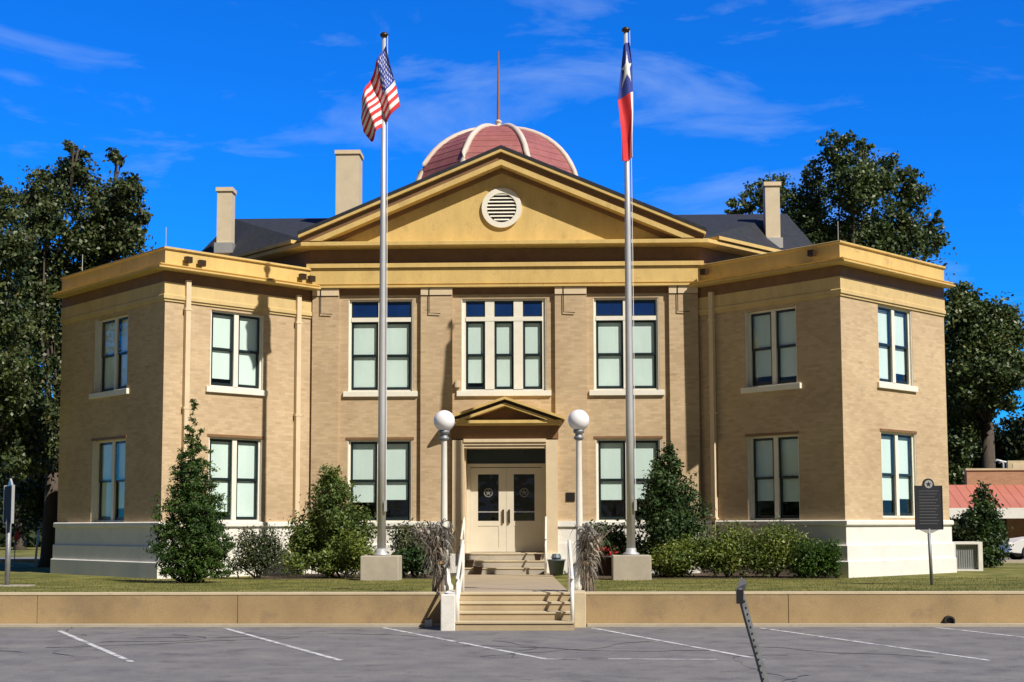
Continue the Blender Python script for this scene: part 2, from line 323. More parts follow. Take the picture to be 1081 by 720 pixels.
def handrail(x, lean, label):
    r = empty('handrail', (x, -14.4, 0), label, 'handrail', 'pipe handrails by the front steps')
    m = M['wpole']
    MB().tube([(x, -13.75, .5), (x, -13.75, 1.44)], .032).build('post', m, r, True)
    MB().tube([(x+lean, -14.95, -.0), (x+lean, -14.95, .86)], .036).build('post', m, r, True)
    MB().tube([(x, -13.55, 1.47), (x, -13.75, 1.47), (x+lean, -14.95, .88), (x+lean, -15.08, .86)], .030).build('rail', m, r, True)
    MB().tube([(x, -13.75, 1.0), (x+lean, -14.95, .42)], .022).build('lower_rail', m, r, True)
handrail(-.27, -.01, 'white pipe handrail rising beside the left edge of the front steps')
handrail(1.62, .03, 'white pipe handrail rising beside the right edge of the front steps')
def door_rail(x, label):
    r = empty('handrail', (x, -1.2, .5), label, 'handrail', 'handrails at the door steps'); m = M['wpole']
    MB().tube([(x, -1.75, .42), (x, -1.75, 1.42)], .028).build('post', m, r, True)
    MB().tube([(x, -.62, .98), (x, -.62, 1.95)], .028).build('post', m, r, True)
    MB().tube([(x, -1.86, 1.38), (x, -1.75, 1.44), (x, -.62, 1.97), (x, -.38, 1.97)], .028).build('rail', m, r, True)
door_rail(-1.10, 'slim white handrail on the left of the steps at the double door')
door_rail(1.14, 'slim white handrail on the right of the steps at the double door')

# ------------------------------------------------------------------ courthouse
CH = empty('courthouse', (0, 3, .4), 'two storey tan brick courthouse with angled wings, front pediment and red dome', 'courthouse')
CLx, CRx, CYc = -8.72, 8.72, -3.28
q = 1/RT
FLI = Fr((CLx, CYc), (q, q), (q, -q)); FLE = Fr((CLx, CYc), (-q, q), (-q, -q))      # left wing inner face, end face
FRI = Fr((CRx, CYc), (-q, q), (-q, -q)); FRE = Fr((CRx, CYc), (q, q), (q, -q))
LI = 4.64; LEL, LER = 6.0, 5.2
BZ = .30
def wall(name, F, a0, a1, z0, z1, holes, m, th=.32, parent=CH, sealed=True):
    A = sorted(set([a0, a1]+[h[0] for h in holes]+[h[1] for h in holes])); Z = sorted(set([z0, z1]+[h[2] for h in holes]+[h[3] for h in holes]))
    mb = MB()
    ins = lambda a, z: any(h[0] < a < h[1] and h[2] < z < h[3] for h in holes)
    for i in range(len(A)-1):
        for j in range(len(Z)-1):
            if ins((A[i]+A[i+1])/2, (Z[j]+Z[j+1])/2): continue
            for d in (0, -th): mb.add([F(A[i], d, Z[j]), F(A[i+1], d, Z[j]), F(A[i+1], d, Z[j+1]), F(A[i], d, Z[j+1])], [(0, 1, 2, 3) if d == 0 else (3, 2, 1, 0)])
    for h in holes+[(a0, a1, z0, z1)]:
        b0, b1, y0, y1 = h; outer = h == (a0, a1, z0, z1)
        for pa, pb in (((b0, y0), (b1, y0)), ((b1, y0), (b1, y1)), ((b1, y1), (b0, y1)), ((b0, y1), (b0, y0))):
            if outer and pa[0] == pb[0]: continue      # corners close against the next wall
            mb.add([F(pa[0], 0, pa[1]), F(pb[0], 0, pb[1]), F(pb[0], -th, pb[1]), F(pa[0], -th, pa[1])], [(0, 1, 2, 3)])
    return mb.build(name, m, parent, flip=False)

wr = random.Random(12)
def window(F, a0, a1, z0, z1, n=2, transom=0., sill=True, shade=1., mull=.14, pilot=None, setb=.075, jt=.075):
    """white frame in the opening, dark double-hung sashes, glass, roller shade"""
    d0, d1 = -setb-.07, -setb
    fm = MB(); fm.box(a0, a0+jt, d0, d1, z0, z1, F); fm.box(a1-jt, a1, d0, d1, z0, z1, F)
    fm.box(a0+jt, a1-jt, d0, d1-.002, z1-.05, z1, F); fm.box(a0+jt, a1-jt, d0, d1-.002, z0, z0+.05, F)
    fm.box(a0+.001, a0+.025, d1+.001, -.012, z0, z1, F).box(a1-.025, a1-.001, d1+.001, -.012, z0, z1, F)
    zt = z1-.05
    w = (a1-a0-2*jt-(n-1)*mull)/n; cells = [(a0+jt+i*(w+mull), a0+jt+i*(w+mull)+w) for i in range(n)]
    for i in range(n-1): fm.box(cells[i][1], cells[i+1][0], d0, d1+.012, z0+.05, z1-.05, F)
    if transom:
        zb = z1-.05-transom; fm.box(a0+jt, a1-jt, d0, d1+.02, zb-.12, zb, F); zt = zb-.12
    wd = fm.build('window', M['white'], CH)
    zb0 = z0+.05; zm = (zb0+zt)/2; s = .065
    sh = MB(); gl = MB(); bl = MB(); us = MB()
    for c0, c1 in cells:
        us.box(c0, c0+s, d0+.03, d1-.03, zm-.02, zt, F); us.box(c1-s, c1, d0+.03, d1-.03, zm-.02, zt, F); us.box(c0+s, c1-s, d0+.03, d1-.03, zt-s, zt, F); us.box(c0+s, c1-s, d0+.03, d1-.032, zm-.02, zm+.045, F)
        sh.box(c0, c0+s, d0-.01, d0+.022, zb0, zm+.03, F); sh.box(c1-s, c1, d0-.01, d0+.022, zb0, zm+.03, F); sh.box(c0+s, c1-s, d0-.01, d0+.022, zb0, zb0+s+.02, F); sh.box(c0+s, c1-s, d0-.01, d0+.02, zm-.03, zm+.03, F)
        gl.add([F(c0+s, d0+.055, zm+.02), F(c1-s, d0+.055, zm+.02), F(c1-s, d0+.055, zt-s), F(c0+s, d0+.055, zt-s)], [(0, 1, 2, 3)])
        gl.add([F(c0+s, d0, zb0+s), F(c1-s, d0, zb0+s), F(c1-s, d0, zm-.02), F(c0+s, d0, zm-.02)], [(0, 1, 2, 3)])
        hh = (zt-zb0)*max(.5, shade-wr.choice([0, 0, 0, .04, .1]) if shade > .9 else shade+wr.uniform(-.03, .03))
        bl.box(c0+.02, c1-.02, d0-.034, d0-.03, zt-hh, zt, F)
    us.build('upper_sash', M['sash'], wd); sh.build('lower_sash', M['sash'], wd); gl.build('window_glass', M['glass'], wd); bl.build('roller_shade', M['shade'], wd)
    if transom:
        for c0, c1 in cells:
            tg = MB(); tf = MB()
            tf.box(c0, c0+.04, d0+.02, d1-.03, zb, z1-.05, F); tf.box(c1-.04, c1, d0+.02, d1-.03, zb, z1-.05, F); tf.box(c0+.04, c1-.04, d0+.02, d1-.03, z1-.09, z1-.05, F); tf.box(c0+.04, c1-.04, d0+.02, d1-.03, zb, zb+.04, F)
            tg.add([F(c0+.04, d0+.04, zb+.04), F(c1-.04, d0+.04, zb+.04), F(c1-.04, d0+.04, z1-.09), F(c0+.04, d0+.04, z1-.09)], [(0, 1, 2, 3)])
            tf.build('transom_sash', M['sash'], wd); tg.build('transom_glass', M['transom'], wd)
    if not sill:
        MB().box(a0-.05, a1+.05, .001, .018, z1+.002, z1+.07, F).build('head_shade_strip', M['brown'], wd)  # shade in the window reveal, put in as a brown strip over the opening
    if sill:
        bevel(MB().box(a0-.13, a1+.13, -setb+.01, .075, z0-.15, z0, F).build('sill', M['white'], wd), .008)
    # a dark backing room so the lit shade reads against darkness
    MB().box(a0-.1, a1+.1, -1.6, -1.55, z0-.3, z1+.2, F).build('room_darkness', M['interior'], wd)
    return wd

UZ0, UZ1, DZ0, DZ1 = 5.45, 7.52, 1.87, 4.12
FW = Fr((0, 0), (1, 0), (0, -1))
fh = [(-4.42, -2.58, 5.52, 8.14), (-1.22, 1.18, 5.52, 8.14), (2.50, 4.34, 5.52, 8.14), (-4.42, -2.60, 1.85, 4.16), (2.54, 4.36, 1.85, 4.16), (-1.12, 1.15, BZ, 3.98)]
wall('brick_wall', FW, -5.44, 5.44, BZ, 9.0, fh, M['brick'])
window(FW, *fh[0], transom=.46, mull=.16); window(FW, *fh[1], n=3, transom=.46, mull=.26, jt=.12); window(FW, *fh[2], transom=.46, mull=.16)
window(FW, *fh[3], sill=False, shade=.74, mull=.16); window(FW, *fh[4], sill=False, shade=.74, mull=.16)
hi = [(1.36, 3.02, UZ0, UZ1), (1.36, 3.02, DZ0, DZ1)]
heL = [(1.98, 3.92, UZ0, UZ1), (1.98, 3.92, DZ0, DZ1)]; heR = [(1.76, 3.46, UZ0+.04, UZ1+.06), (1.76, 3.50, 1.93, 4.2)]
wall('brick_wall', FLI, 0, LI, BZ, 8.6, hi, M['brick']); wall('brick_wall', FRI, 0, LI, BZ, 8.6, hi, M['brick'])
wall('brick_wall', FLE, 0, LEL, BZ, 8.6, heL, M['brick']); wall('brick_wall', FRE, 0, LER, BZ, 8.6, heR, M['brick'])
window(FLI, *hi[0]); window(FLI, *hi[1], sill=False); window(FRI, *hi[0], shade=.9, setb=.16); window(FRI, *hi[1], sill=False, shade=.8, setb=.16)
window(FLE, *heL[0], setb=.16); window(FLE, *heL[1], sill=False, shade=.95, setb=.16); window(FRE, *heR[0], shade=.96); window(FRE, *heR[1], sill=False, shade=.8)
# outer and rear walls
def pt(F, a): p = F(a, 0, 0); return (p[0], p[1])
eL, eR = pt(FLE, LEL), pt(FRE, LER)
bkL, bkR = (eL[0]+5.2, eL[1]+5.2), (eR[0]-5.2, eR[1]+5.2)
wall('side_wall', Fr(eL, (q, q), (-q, q)), 0, 7.35, BZ, 8.6, [], M['brick']); wall('side_wall', Fr(eR, (-q, q), (q, q)), 0, 7.35, BZ, 8.6, [], M['brick'])
body = [(-5.5, -.0), (5.5, -.0), (9.8, 4.3), (9.8, 11), (5.5, 15.3), (-5.5, 15.3), (-9.8, 11), (-9.8, 4.3)]
wall('rear_wall', Fr((9.8, 4.3), (0, 1), (1, 0)), 0, 6.7, BZ, 9.0, [], M['brick']); wall('rear_wall', Fr((-9.8, 4.3), (0, 1), (-1, 0)), 0, 6.7, BZ, 9.0, [], M['brick'])
wall('rear_wall', Fr((9.8, 11), (-q, q), (q, q)), 0, 6.08, BZ, 9.0, [], M['brick']); wall('rear_wall', Fr((-9.8, 11), (q, q), (-q, q)), 0, 6.08, BZ, 9.0, [], M['brick'])
wall('rear_wall', Fr((5.5, 15.3), (-1, 0), (0, 1)), 0, 11, BZ, 9.0, [], M['brick'])
# wing roofs
for C, F, e, s in ((pt(FLI, 0), FLI, eL, 1), (pt(FRI, 0), FRI, eR, -1)):
    i = pt(F, LI-.1)
    poly = [(C[0], C[1]+.1), (i[0], i[1]+.1), (s*-5.5, 5), (e[0]+s*5.0, e[1]+5.0), (e[0]+s*.1, e[1])]
    MB().vprism(poly, 8.60, 8.66).build('wing_roof', M['slate'], CH)
# stone base: courses stepping outwards
for path, nm in (([eL, (CLx, CYc), (-5.44, 0), (-1.42, 0)], 'left'), ([(1.44, 0), (5.44, 0), (CRx, CYc), eR], 'right')):
    mb = MB(); mb.sweep(path, [(0, .24), (.17, .24), (.17, .82), (.145, .84), (0, .84)]); mb.sweep(path, [(0, .842), (.115, .842), (.115, 1.22), (.09, 1.245), (0, 1.245)])
    mb.sweep(path, [(0, 1.247), (.05, 1.247), (.05, 1.715), (0, 1.715)])
    mb.build('stone_base', M['base'], CH)
    MB().sweep(path, [(0, 1.717), (.06, 1.717), (.12, 1.75), (.12, 1.845), (.07, 1.868), (0, 1.868)]).build('water_table', M['base'], CH)
    # wing frieze, cornice and parapet
    pw = path[:3] if nm == 'left' else path[1:]
    MB().sweep(pw, [(0, 7.60), (.035, 7.60), (.035, 7.66), (.07, 7.665), (.07, 7.76), (.04, 7.78), (.04, 8.10), (0, 8.10)]).build('frieze', M['frieze'], CH)
    MB().sweep(pw, [(0, 8.103), (.03, 8.103), (.03, 8.39), (0, 8.39)]).build('cornice_bed', M['brown'], CH)  # brown band painted for the shade under the wing cornice
    MB().sweep(pw, [(0, 8.393), (.33, 8.393), (.39, 8.405), (.39, 8.445), (.28, 8.455), (.28, 8.475), (.33, 8.50), (.33, 8.52), (0, 8.55)]).build('cornice', M['paint'], CH)
    MB().sweep(pw, [(-.25, 8.5), (.045, 8.553), (.045, 8.95), (.10, 8.965), (.10, 9.01), (.02, 9.035), (-.25, 9.035)]).build('parapet', M['paint'], CH)
# facade pilasters
for x0, x1 in ((-5.43, -4.68), (-2.36, -1.47), (1.42, 2.31), (4.62, 5.43)):
    p = MB().box(x0, x1, .001, .12, BZ, 8.22).build('pilaster', M['brick'], CH)
    MB().box(x0-.0, x1, .001, .15, 8.235, 8.44).build('cap', M['sand'], p)
    MB().box(x0+.02, x1-.02, .001, .1, 8.22, 8.235).build('cap_joint', M['black'], p)
    MB().tube([(x0+.24, -.165, 8.52), (x0+.24, -.165, 7.72), (x0+.56, -.165, 7.70)], .013, 6).build('hooked_line', M['black'], p)  # thin black hooked line near the pilaster top
# base under the pilasters
for x0, x1 in ((-5.36, -4.64), (-2.40, -1.45), (1.46, 2.35), (4.58, 5.36)):
    mb = MB(); mb.box(x0, x1, .11, .21, .26, .84); mb.box(x0, x1, .11, .19, .843, 1.245); mb.box(x0, x1, .04, .16, 1.248, 1.715); mb.build('pilaster_base', M['base'], CH)
    MB().box(x0-.02, x1+.02, .11, .215, 1.718, 1.872).build('pilaster_plinth', M['base'], CH)
# facade entablature
mb = MB()
mb.prism([(-5.52, 8.56), (5.52, 8.56), (5.52, 9.0), (-5.52, 9.0)], 0, .14); mb.build('entablature', M['paint'], CH)
MB().box(-5.6, 5.6, 0, .20, 9.02, 9.14).box(-5.5, 5.5, 0, .11, 9.0, 9.02).build('entablature_cap', M['paint'], CH)
MB().prism([(-5.45, 8.45), (5.45, 8.45), (5.45, 8.51), (-5.45, 8.51)], 0, .20).build('entablature_moulding', M['paint'], CH)
MB().box(-5.43, 5.43, 0, .10, 8.512, 8.558).build('entablature_groove', M['paint'], CH)
MB().box(-5.43, 5.43, 0, .02, 8.26, 8.448).build('window_head_shade_band', M['brown'], CH)  # shade over the window heads, put in as a brown band
# body frieze and corona, carried round the angled sides
bp_ = [(-9.8, 11), (-9.8, 4.3), (-5.5, -.0), (5.5, -.0), (9.8, 4.3), (9.8, 11)]
MB().sweep(bp_, [(-.3, 8.6), (.03, 8.6), (.03, 9.56), (-.3, 9.56)]).build('upper_frieze', M['brown'], CH)  # frieze coloured brown to deepen the shade under the corona
MB().sweep(bp_, [(-.3, 9.563), (.42, 9.58), (.50, 9.60), (.50, 9.70), (.46, 9.715), (-.3, 9.73)]).build('corona', M['paint'], CH)
for F in (Fr((-5.5, 0), (-q, q), (-q, -q)), Fr((5.5, 0), (q, q), (q, -q))):
    MB().prism([(.2, 9.733), (6.2, 9.733), (6.2, 9.83), (.2, 9.83)], -.3, .56, F).build('eave_gutter', M['paint'], CH)
# tympanum + raking cornice
PX, PA, PZ, PW = -.07, 12.40, 9.74, 5.68
sl = .422
MB().prism([(PX-5.3, 9.736), (PX+5.3, 9.736), (PX, 9.736+5.3*sl)], -.25, .05).build('tympanum', M['paint'], CH)
def chevron(top, th, hw, d0, d1, m, name, sl=sl, cx=PX, parent=CH):
    zm = (9.735 if cx == PX else 4.663)
    ht = min(hw, (top-zm)/sl); zt = top-ht*sl; hb = min(ht, (top-th-zm)/sl); lo = max(zt-th, zm)
    poly = [(cx-ht, lo), (cx-ht, zt), (cx, top), (cx+ht, zt), (cx+ht, lo)]+([(cx+hb, zm)] if hb < ht-1e-4 else [])+[(cx, top-th)]+([(cx-hb, zm)] if hb < ht-1e-4 else [])
    if lo-zt > -1e-4: poly = [(cx-ht, zt), (cx, top), (cx+ht, zt), (cx+hb, zm), (cx, top-th), (cx-hb, zm)]
    return MB().prism(poly, d0, d1).build(name, m, parent)
chevron(PA, .09, PW+.04, -4.5, .60, M['slate'], 'pediment_roof')
chevron(PA-.092, .09, PW+.02, -.2, .585, M['paint'], 'rake_crown')
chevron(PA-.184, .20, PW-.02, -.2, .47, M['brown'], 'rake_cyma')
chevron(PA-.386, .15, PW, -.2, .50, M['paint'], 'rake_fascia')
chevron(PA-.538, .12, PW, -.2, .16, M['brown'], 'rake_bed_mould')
# round louvred vent
vt = MB(); c = (PX, 10.72); n = 36
def ring(mb, c, r0, r1, d0, d1, n=36, F=W):
    k = len(mb.v)
    for r, d in ((r0, d0), (r1, d0), (r1, d1), (r0, d1)):
        for j in range(n): a = 2*PI*j/n; mb.v.append(F(c[0]+r*math.cos(a), d, c[1]+r*math.sin(a)))
    for i in range(4):
        for j in range(n): mb.f.append((k+i*n+j, k+i*n+(j+1) % n, k+((i+1) % 4)*n+(j+1) % n, k+((i+1) % 4)*n+j))
ring(vt, c, .42, .57, .03, .13); vo = vt.build('vent', M['white'], CH)
MB().prism([(c[0]+.43*math.cos(2*PI*j/24), c[1]+.43*math.sin(2*PI*j/24)) for j in range(24)], .04, .055).build('vent_back', M['black'], vo)
mb = MB()
for i in range(8):
    z = c[1]-.36+i*.103; h = math.sqrt(max(0, .42**2-(z-c[1])**2)); mb.hexa([W(c[0]-h, .06, z+.05), W(c[0]+h, .06, z+.05), W(c[0]+h, .12, z), W(c[0]-h, .12, z), W(c[0]-h, .06, z+.065), W(c[0]+h, .06, z+.065), W(c[0]+h, .12, z+.015), W(c[0]-h, .12, z+.015)])
mb.build('vent_louvres', M['white'], vo)
# main roof
e = [(-5.55, .06), (5.55, .06), (10.0, 4.1), (10.0, 11.2), (5.7, 15.8), (-5.7, 15.8), (-10.3, 11.2), (-10.3, 4.1)]
tp = [(-9.0, 5.3), (8.9, 5.3), (8.9, 10), (-9.0, 10)]
V = [(x, y, 9.835) for x, y in e]+[(x, y, 11.72) for x, y in tp]+[(x, y, 9.74) for x, y in e]
Fm = [(0, 1, 9, 8), (1, 2, 9), (2, 3, 10, 9), (3, 4, 10), (4, 5, 11, 10), (5, 6, 11), (6, 7, 8, 11), (7, 0, 8), (8, 9, 10, 11)]+[(12+i, 12+(i+1) % 8, (i+1) % 8, i) for i in range(8)]+[tuple(12+i for i in range(7, -1, -1))]
MB().add(V, Fm).build('main_roof', M['slate'], CH)
# dome
DC = (-.36, 5.0); R0 = 2.74; zb = 12.05; H = 2.45; r8 = PI/8
MB().lathe([(R0+.1, 11.0), (R0+.1, 11.92), (R0+.2, 11.94), (R0+.2, 12.05)], DC, 8, rot=r8).build('dome_drum', M['paint'], CH)
prof = [(R0*math.cos(t), zb+H*math.sin(t)) for t in [PI/2*i/14 for i in range(14)]]+[(.05, zb+H)]
dm = MB().lathe(prof, DC, 8, rot=r8).build('dome', M['dome'], CH)
mb = MB(); sm_ = MB()
for j in range(8):
    a = r8+2*PI*j/8; mb.tube([(DC[0]+(r+.01)*math.cos(a), DC[1]+(r+.01)*math.sin(a), z) for r, z in prof], .095, 8)
for r, z in prof[1:-1:1]:
    sm_.lathe([(r+.003, z-.008), (r+.010, z-.004), (r+.010, z+.004), (r+.002, z+.008)], DC, 8, rot=r8)
mb.build('dome_ribs', M['rib'], dm, True); sm_.build('dome_seams', M['dome'], dm)
fn = MB().lathe([(.20, zb+H-.03), (.22, zb+H+.03), (.10, zb+H+.08), (.09, zb+H+.22), (.13, zb+H+.25), (.05, zb+H+.32)], DC, 12).build('finial', M['rib'], dm, True)
MB().tube([(DC[0], DC[1], zb+H+.3), (DC[0], DC[1], zb+H+1.3), (DC[0], DC[1], zb+H+2.6)], [.055, .04, .02], 8).build('mast', mat('rusty_red_mast', (.30, .10, .07), .6), fn)
# chimneys
for cx_, cy, w, z0, z1 in ((-8.72, 3.1, .45, 9.9, 12.15), (-4.98, 3.6, .72, 10, 13.38), (8.06, 3.1, .44, 9.9, 12.15)):
    cm = MB().bx(cx_-w/2, cx_+w/2, cy-w/2, cy+w/2, z0, z1-.12).build('chimney', M['chim'], CH)
    MB().bx(cx_-w/2-.04, cx_+w/2+.04, cy-w/2-.04, cy+w/2+.04, z1-.12, z1).build('chimney_cap', M['sand'], cm)
    MB().bx(cx_-w/2-.06, cx_+w/2+.06, cy-w/2-.06, cy+w/2+.06, z0+.2, z0+.52).build('flashing', M['silver'], cm)
# downspouts
def spout(F, a, z1=8.2, label=None):
    o = MB().box(a-.07, a+.07, .02, .13, .6, z1, F).build('downspout', M['sand'], CH); 
    for z in (1.9, 4.8, 7.4): MB().box(a-.10, a+.10, .0, .14, z, z+.05, F).build('strap', M['sand'], o)
spout(FLI, .62); spout(FLI, 4.1); spout(FRI, 4.1); 
# floodlights on the parapets
for F, a, z in ((FLI, .55, 8.72), (FLI, .95, 8.68), (FLI, 4.15, 8.72), (FLI, 4.45, 8.70), (FRI, 4.25, 8.78), (FRI, .7, 8.78)):
    o = MB().box(a-.09, a+.09, .12, .26, z-.08, z+.08, F).build('floodlight', M['bronze'], CH); MB().box(a-.02, a+.02, .03, .12, z-.02, z+.02, F).build('bracket', M['bronze'], o)
for F, a in ((FLI, .02), (FLE, 4.9), (FRI, .05)):
    p = F(a, -.05, 0); MB().tube([(p[0], p[1], 8.97), (p[0], p[1], 9.55)], .012, 6).build('lightning_rod', M['silver'], CH)
# flat recessed outlet box left of the upper centre window
MB().box(-1.40, -1.26, 0, .12, 5.62, 5.8).build('outlet_box', M['sand'], CH)
# portico
PO = MB().box(-1.5, 1.5, .001, .22, 4.16, 4.52).build('portico', M['brown'], CH)  # portico frieze coloured brown for the shade below its cornice
MB().box(-1.45, -1.13, .001, .30, .98, 4.12).build('jamb', M['sand'], PO); MB().box(1.15, 1.47, .001, .30, .98, 4.12).build('jamb', M['sand'], PO)
MB().box(-1.14, 1.16, .001, .33, 4.06, 4.15).box(-1.14, 1.16, .0, .29, 3.98, 4.055).box(-1.14, 1.16, -.3, .25, 3.90, 3.975).build('architrave', M['sand'], PO)
MB().box(-1.52, 1.56, .001, .46, 4.525, 4.57).box(-1.56, 1.60, .001, .52, 4.573, 4.66).build('portico_cornice', M['paint'], PO)
PS = .56/1.62
chevron(5.30, .07, 1.66, .001, .66, M['paint'], 'portico_rake', PS, .02, PO); chevron(5.228, .09, 1.62, .001, .46, M['bronze'], 'portico_rake_hollow', PS, .02, PO); chevron(5.136, .08, 1.5, .001, .57, M['paint'], 'portico_rake_fascia', PS, .02, PO)
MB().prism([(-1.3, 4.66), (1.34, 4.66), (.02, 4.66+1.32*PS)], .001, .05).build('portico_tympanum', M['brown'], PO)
MB().box(-1.5, -1.1, .0, .40, .45, .98).build('portico_plinth', M['base'], PO); MB().box(1.13, 1.5, .0, .40, .45, .98).build('portico_plinth', M['base'], PO)
# vestibule + doors
Yd = .62
MB().bx(-1.121, -1.10, .0, Yd+.3, .9, 3.99).bx(1.13, 1.151, .0, Yd+.3, .9, 3.99).build('vestibule_side', M['sand'], CH)
MB().bx(-1.12, 1.15, .33, Yd+.3, 3.981, 4.02).build('vestibule_ceiling', M['paint'], CH)
MB().bx(-1.12, 1.15, -.02, Yd+.3, .85, 1.0).build('threshold', M['concrete'], CH)
MB().bx(-1.10, -1.0, Yd-.06, Yd+.05, 1.0, 3.4).bx(1.03, 1.13, Yd-.06, Yd+.05, 1.0, 3.4).bx(-1.10, 1.13, Yd-.06, Yd+.05, 3.4, 3.5).build('door_frame', M['door'], CH)
MB().bx(-1.10, 1.13, Yd, Yd+.04, 3.502, 3.98).build('transom_panel', mat('dark_teal_panel', (.02, .035, .04), .4), CH)
MB().bx(-1.1, 1.13, Yd+.6, Yd+.65, .9, 3.5).build('lobby_darkness', M['interior'], CH)
def star(cx_, cz, r, r2=.4):
    return [(cx_+(r if k % 2 == 0 else r*r2)*math.sin(k*PI/5), cz+(r if k % 2 == 0 else r*r2)*math.cos(k*PI/5)) for k in range(10)]
for x0, x1, hx in ((-.998, .012, -.07), (.018, 1.028, .10)):
    w0, w1 = x0+.21, x1-.21
    F = Fr((0, Yd), (1, 0), (0, -1)); d = MB()
    d.box(x0, w0, -.02, .025, 1.01, 3.38, F).box(w1, x1, -.02, .025, 1.01, 3.38, F).box(w0, w1, -.02, .025, 3.2, 3.38, F).box(w0, w1, -.02, .025, 1.74, 1.88, F).box(w0, w1, -.02, .025, 1.01, 1.12, F).box(w0, w1, -.02, .012, 1.12, 1.74, F)
    dr = d.build('door_leaf', M['door'], CH)
    MB().add([F(w0, 0, 1.88), F(w1, 0, 1.88), F(w1, 0, 3.2), F(w0, 0, 3.2)], [(0, 1, 2, 3)]).build('door_glass', M['glass_dark'], dr)
    MB().box(w0, w1, .0, .02, 2.12, 2.15, F).build('push_bar', M['silver'], dr)
    MB().box(hx-.022, hx+.022, .03, .08, 1.82, 2.2, F).build('handle', M['bronze'], dr)
    em = MB(); ring(em, ((w0+w1)/2, 2.68), .10, .13, .005, .012, 24, F); em.prism(star((w0+w1)/2, 2.68, .10), .005, .012, F); em.build('door_emblem', mat('frosted_emblem', (.16, .15, .15), .7), dr)
# door steps
ds = empty('door_steps', (0, -.8, .45), 'three broad grey concrete steps up to the cream double door', 'steps')
mb = MB(); t = MB()
for i in range(3):
    mb.bx(-1.08, 1.1, -1.25+.36*i, -.02, .40 if i == 0 else .43+.187*i, .43+.187*(i+1)-.03); t.bx(-1.085, 1.105, -1.27+.36*i, -.91+.36*i if i < 2 else -.02, .43+.187*(i+1)-.03, .43+.187*(i+1))
mb.build('risers', M['concrete'], ds); t.build('treads', M['capc'], ds)
pq = empty('wall_plaque', (1.82, -.13, 2.53), 'small dark bronze plaque on the brick pier right of the door', 'plaque')
bevel(MB().box(1.70, 1.95, .125, .15, 2.42, 2.66).build('plate', M['bronze'], pq), .005); MB().box(1.725, 1.925, .15, .155, 2.445, 2.635).build('panel', M['black'], pq)

# ------------------------------------------------------------------ flagpoles and flags
def flagpole(x, y, zt, label):
    r = empty('flagpole', (x, y, lawn_z(y)), label, 'flagpole', 'flagpoles on the lawn')
    bevel(MB().bx(x-.46, x+.46, y-.40, y+.40, lawn_z(y)-.08, 1.03).build('concrete_base', M['concrete'], r), .02)
    MB().tube([(x, y, 1.0), (x, y, 4.5), (x, y, 9), (x, y, zt)], [.108, .098, .078, .050], 20).build('pole', M['steel'], r, True)
    MB().lathe([(.20, 1.03), (.20, 1.07), (.13, 1.11), (.12, 1.2)], (x, y), 20).build('collar', M['steel'], r, True)
    MB().lathe([(.05, zt-.02), (.10, zt), (.11, zt+.05), (.06, zt+.1), (.01, zt+.11)], (x, y), 14).build('truck', M['bronze'], r, True)
    MB().tube([(x+.12, y-.10, 2.2), (x+.11, y-.08, 8), (x+.09, y-.05, zt)], .008, 5).build('halyard', M['fwhite'], r)
    MB().box(-.05, .05, -.0, .0, 0, 0) if 0 else None
    MB().bx(x+.08, x+.14, y-.16, y-.10, 2.1, 2.35).build('cleat', M['steel'], r)
PY_ = -4.85
flagpole(-2.84, PY_, 14.0, 'tall silver flagpole with the striped flag, left of the door')
flagpole(3.22, PY_, 14.05, 'tall silver flagpole with the lone star flag, right of the door')
def interp(G, u, v):
    nu, nv = len(G)-1, len(G[0])-1; a, b = u*nu, v*nv; i, j = min(int(a), nu-1), min(int(b), nv-1); s, t = a-i, b-j
    s = s*s*(3-2*s)*.5+s*.5
    return (1-s)*(1-t)*G[i][j]+s*(1-t)*G[i+1][j]+(1-s)*t*G[i][j+1]+s*t*G[i+1][j+1]
def in_poly(x, y, P):
    c = False; j = len(P)-1
    for i in range(len(P)):
        if (P[i][1] > y) != (P[j][1] > y) and x < (P[j][0]-P[i][0])*(y-P[i][1])/(P[j][1]-P[i][1])+P[i][0]: c = not c
        j = i
    return c
def flag(name, G, nu, nv, colf, fold, label, x0):
    vs = []; fs = []; mi = []
    for i in range(nu+1):
        for j in range(nv+1):
            u, v = i/nu, j/nv; p = interp(G, u, v); vs.append((p[0], PY_-.13+fold(u, v), p[1]))
    for i in range(nu):
        for j in range(nv):
            k = i*(nv+1)+j; fs.append((k, k+1, k+nv+2, k+nv+1)); mi.append(colf((i+.5)/nu, (j+.5)/nv))
    me = bpy.data.meshes.new(name); me.from_pydata(vs, [], fs)
    for m in ('red', 'fwhite', 'blue'): me.materials.append(M[m])
    for p, m in zip(me.polygons, mi): p.material_index = m; p.use_smooth = True
    o = bpy.data.objects.new(name, me); col.objects.link(o)
    s = o.modifiers.new('cloth_thickness', 'SOLIDIFY'); s.thickness = .006
    return tag(o, label, 'flag', 'flags on the flagpoles')
def gp(L_): return [[np.array([at(px, py, PY_)[0], at(px, py, PY_)[2]]) for px, py in row] for row in L_]
G1 = gp([[(409, 50), (414, 72), (420, 93), (424, 113)], [(404, 58), (408, 83), (412, 104), (413, 124)], [(398, 72), (401, 96), (405, 114), (405, 134)],
         [(389, 92), (392, 110), (394, 126), (398, 142)], [(383, 110), (382, 124), (384, 138), (393, 150)]])
def us(u, v):
    if u < .40 and v < 7/13:
        x, y = u/.40*12, v/(7/13)*10
        for r in range(1, 10):
            for c_ in range(1, 12):
                if (r+c_) % 2 == 0 and ((x-c_)*.2)**2+((y-r)*.16)**2 < .0034: return 1
        return 2
    return 0 if int(v*13) % 2 == 0 else 1
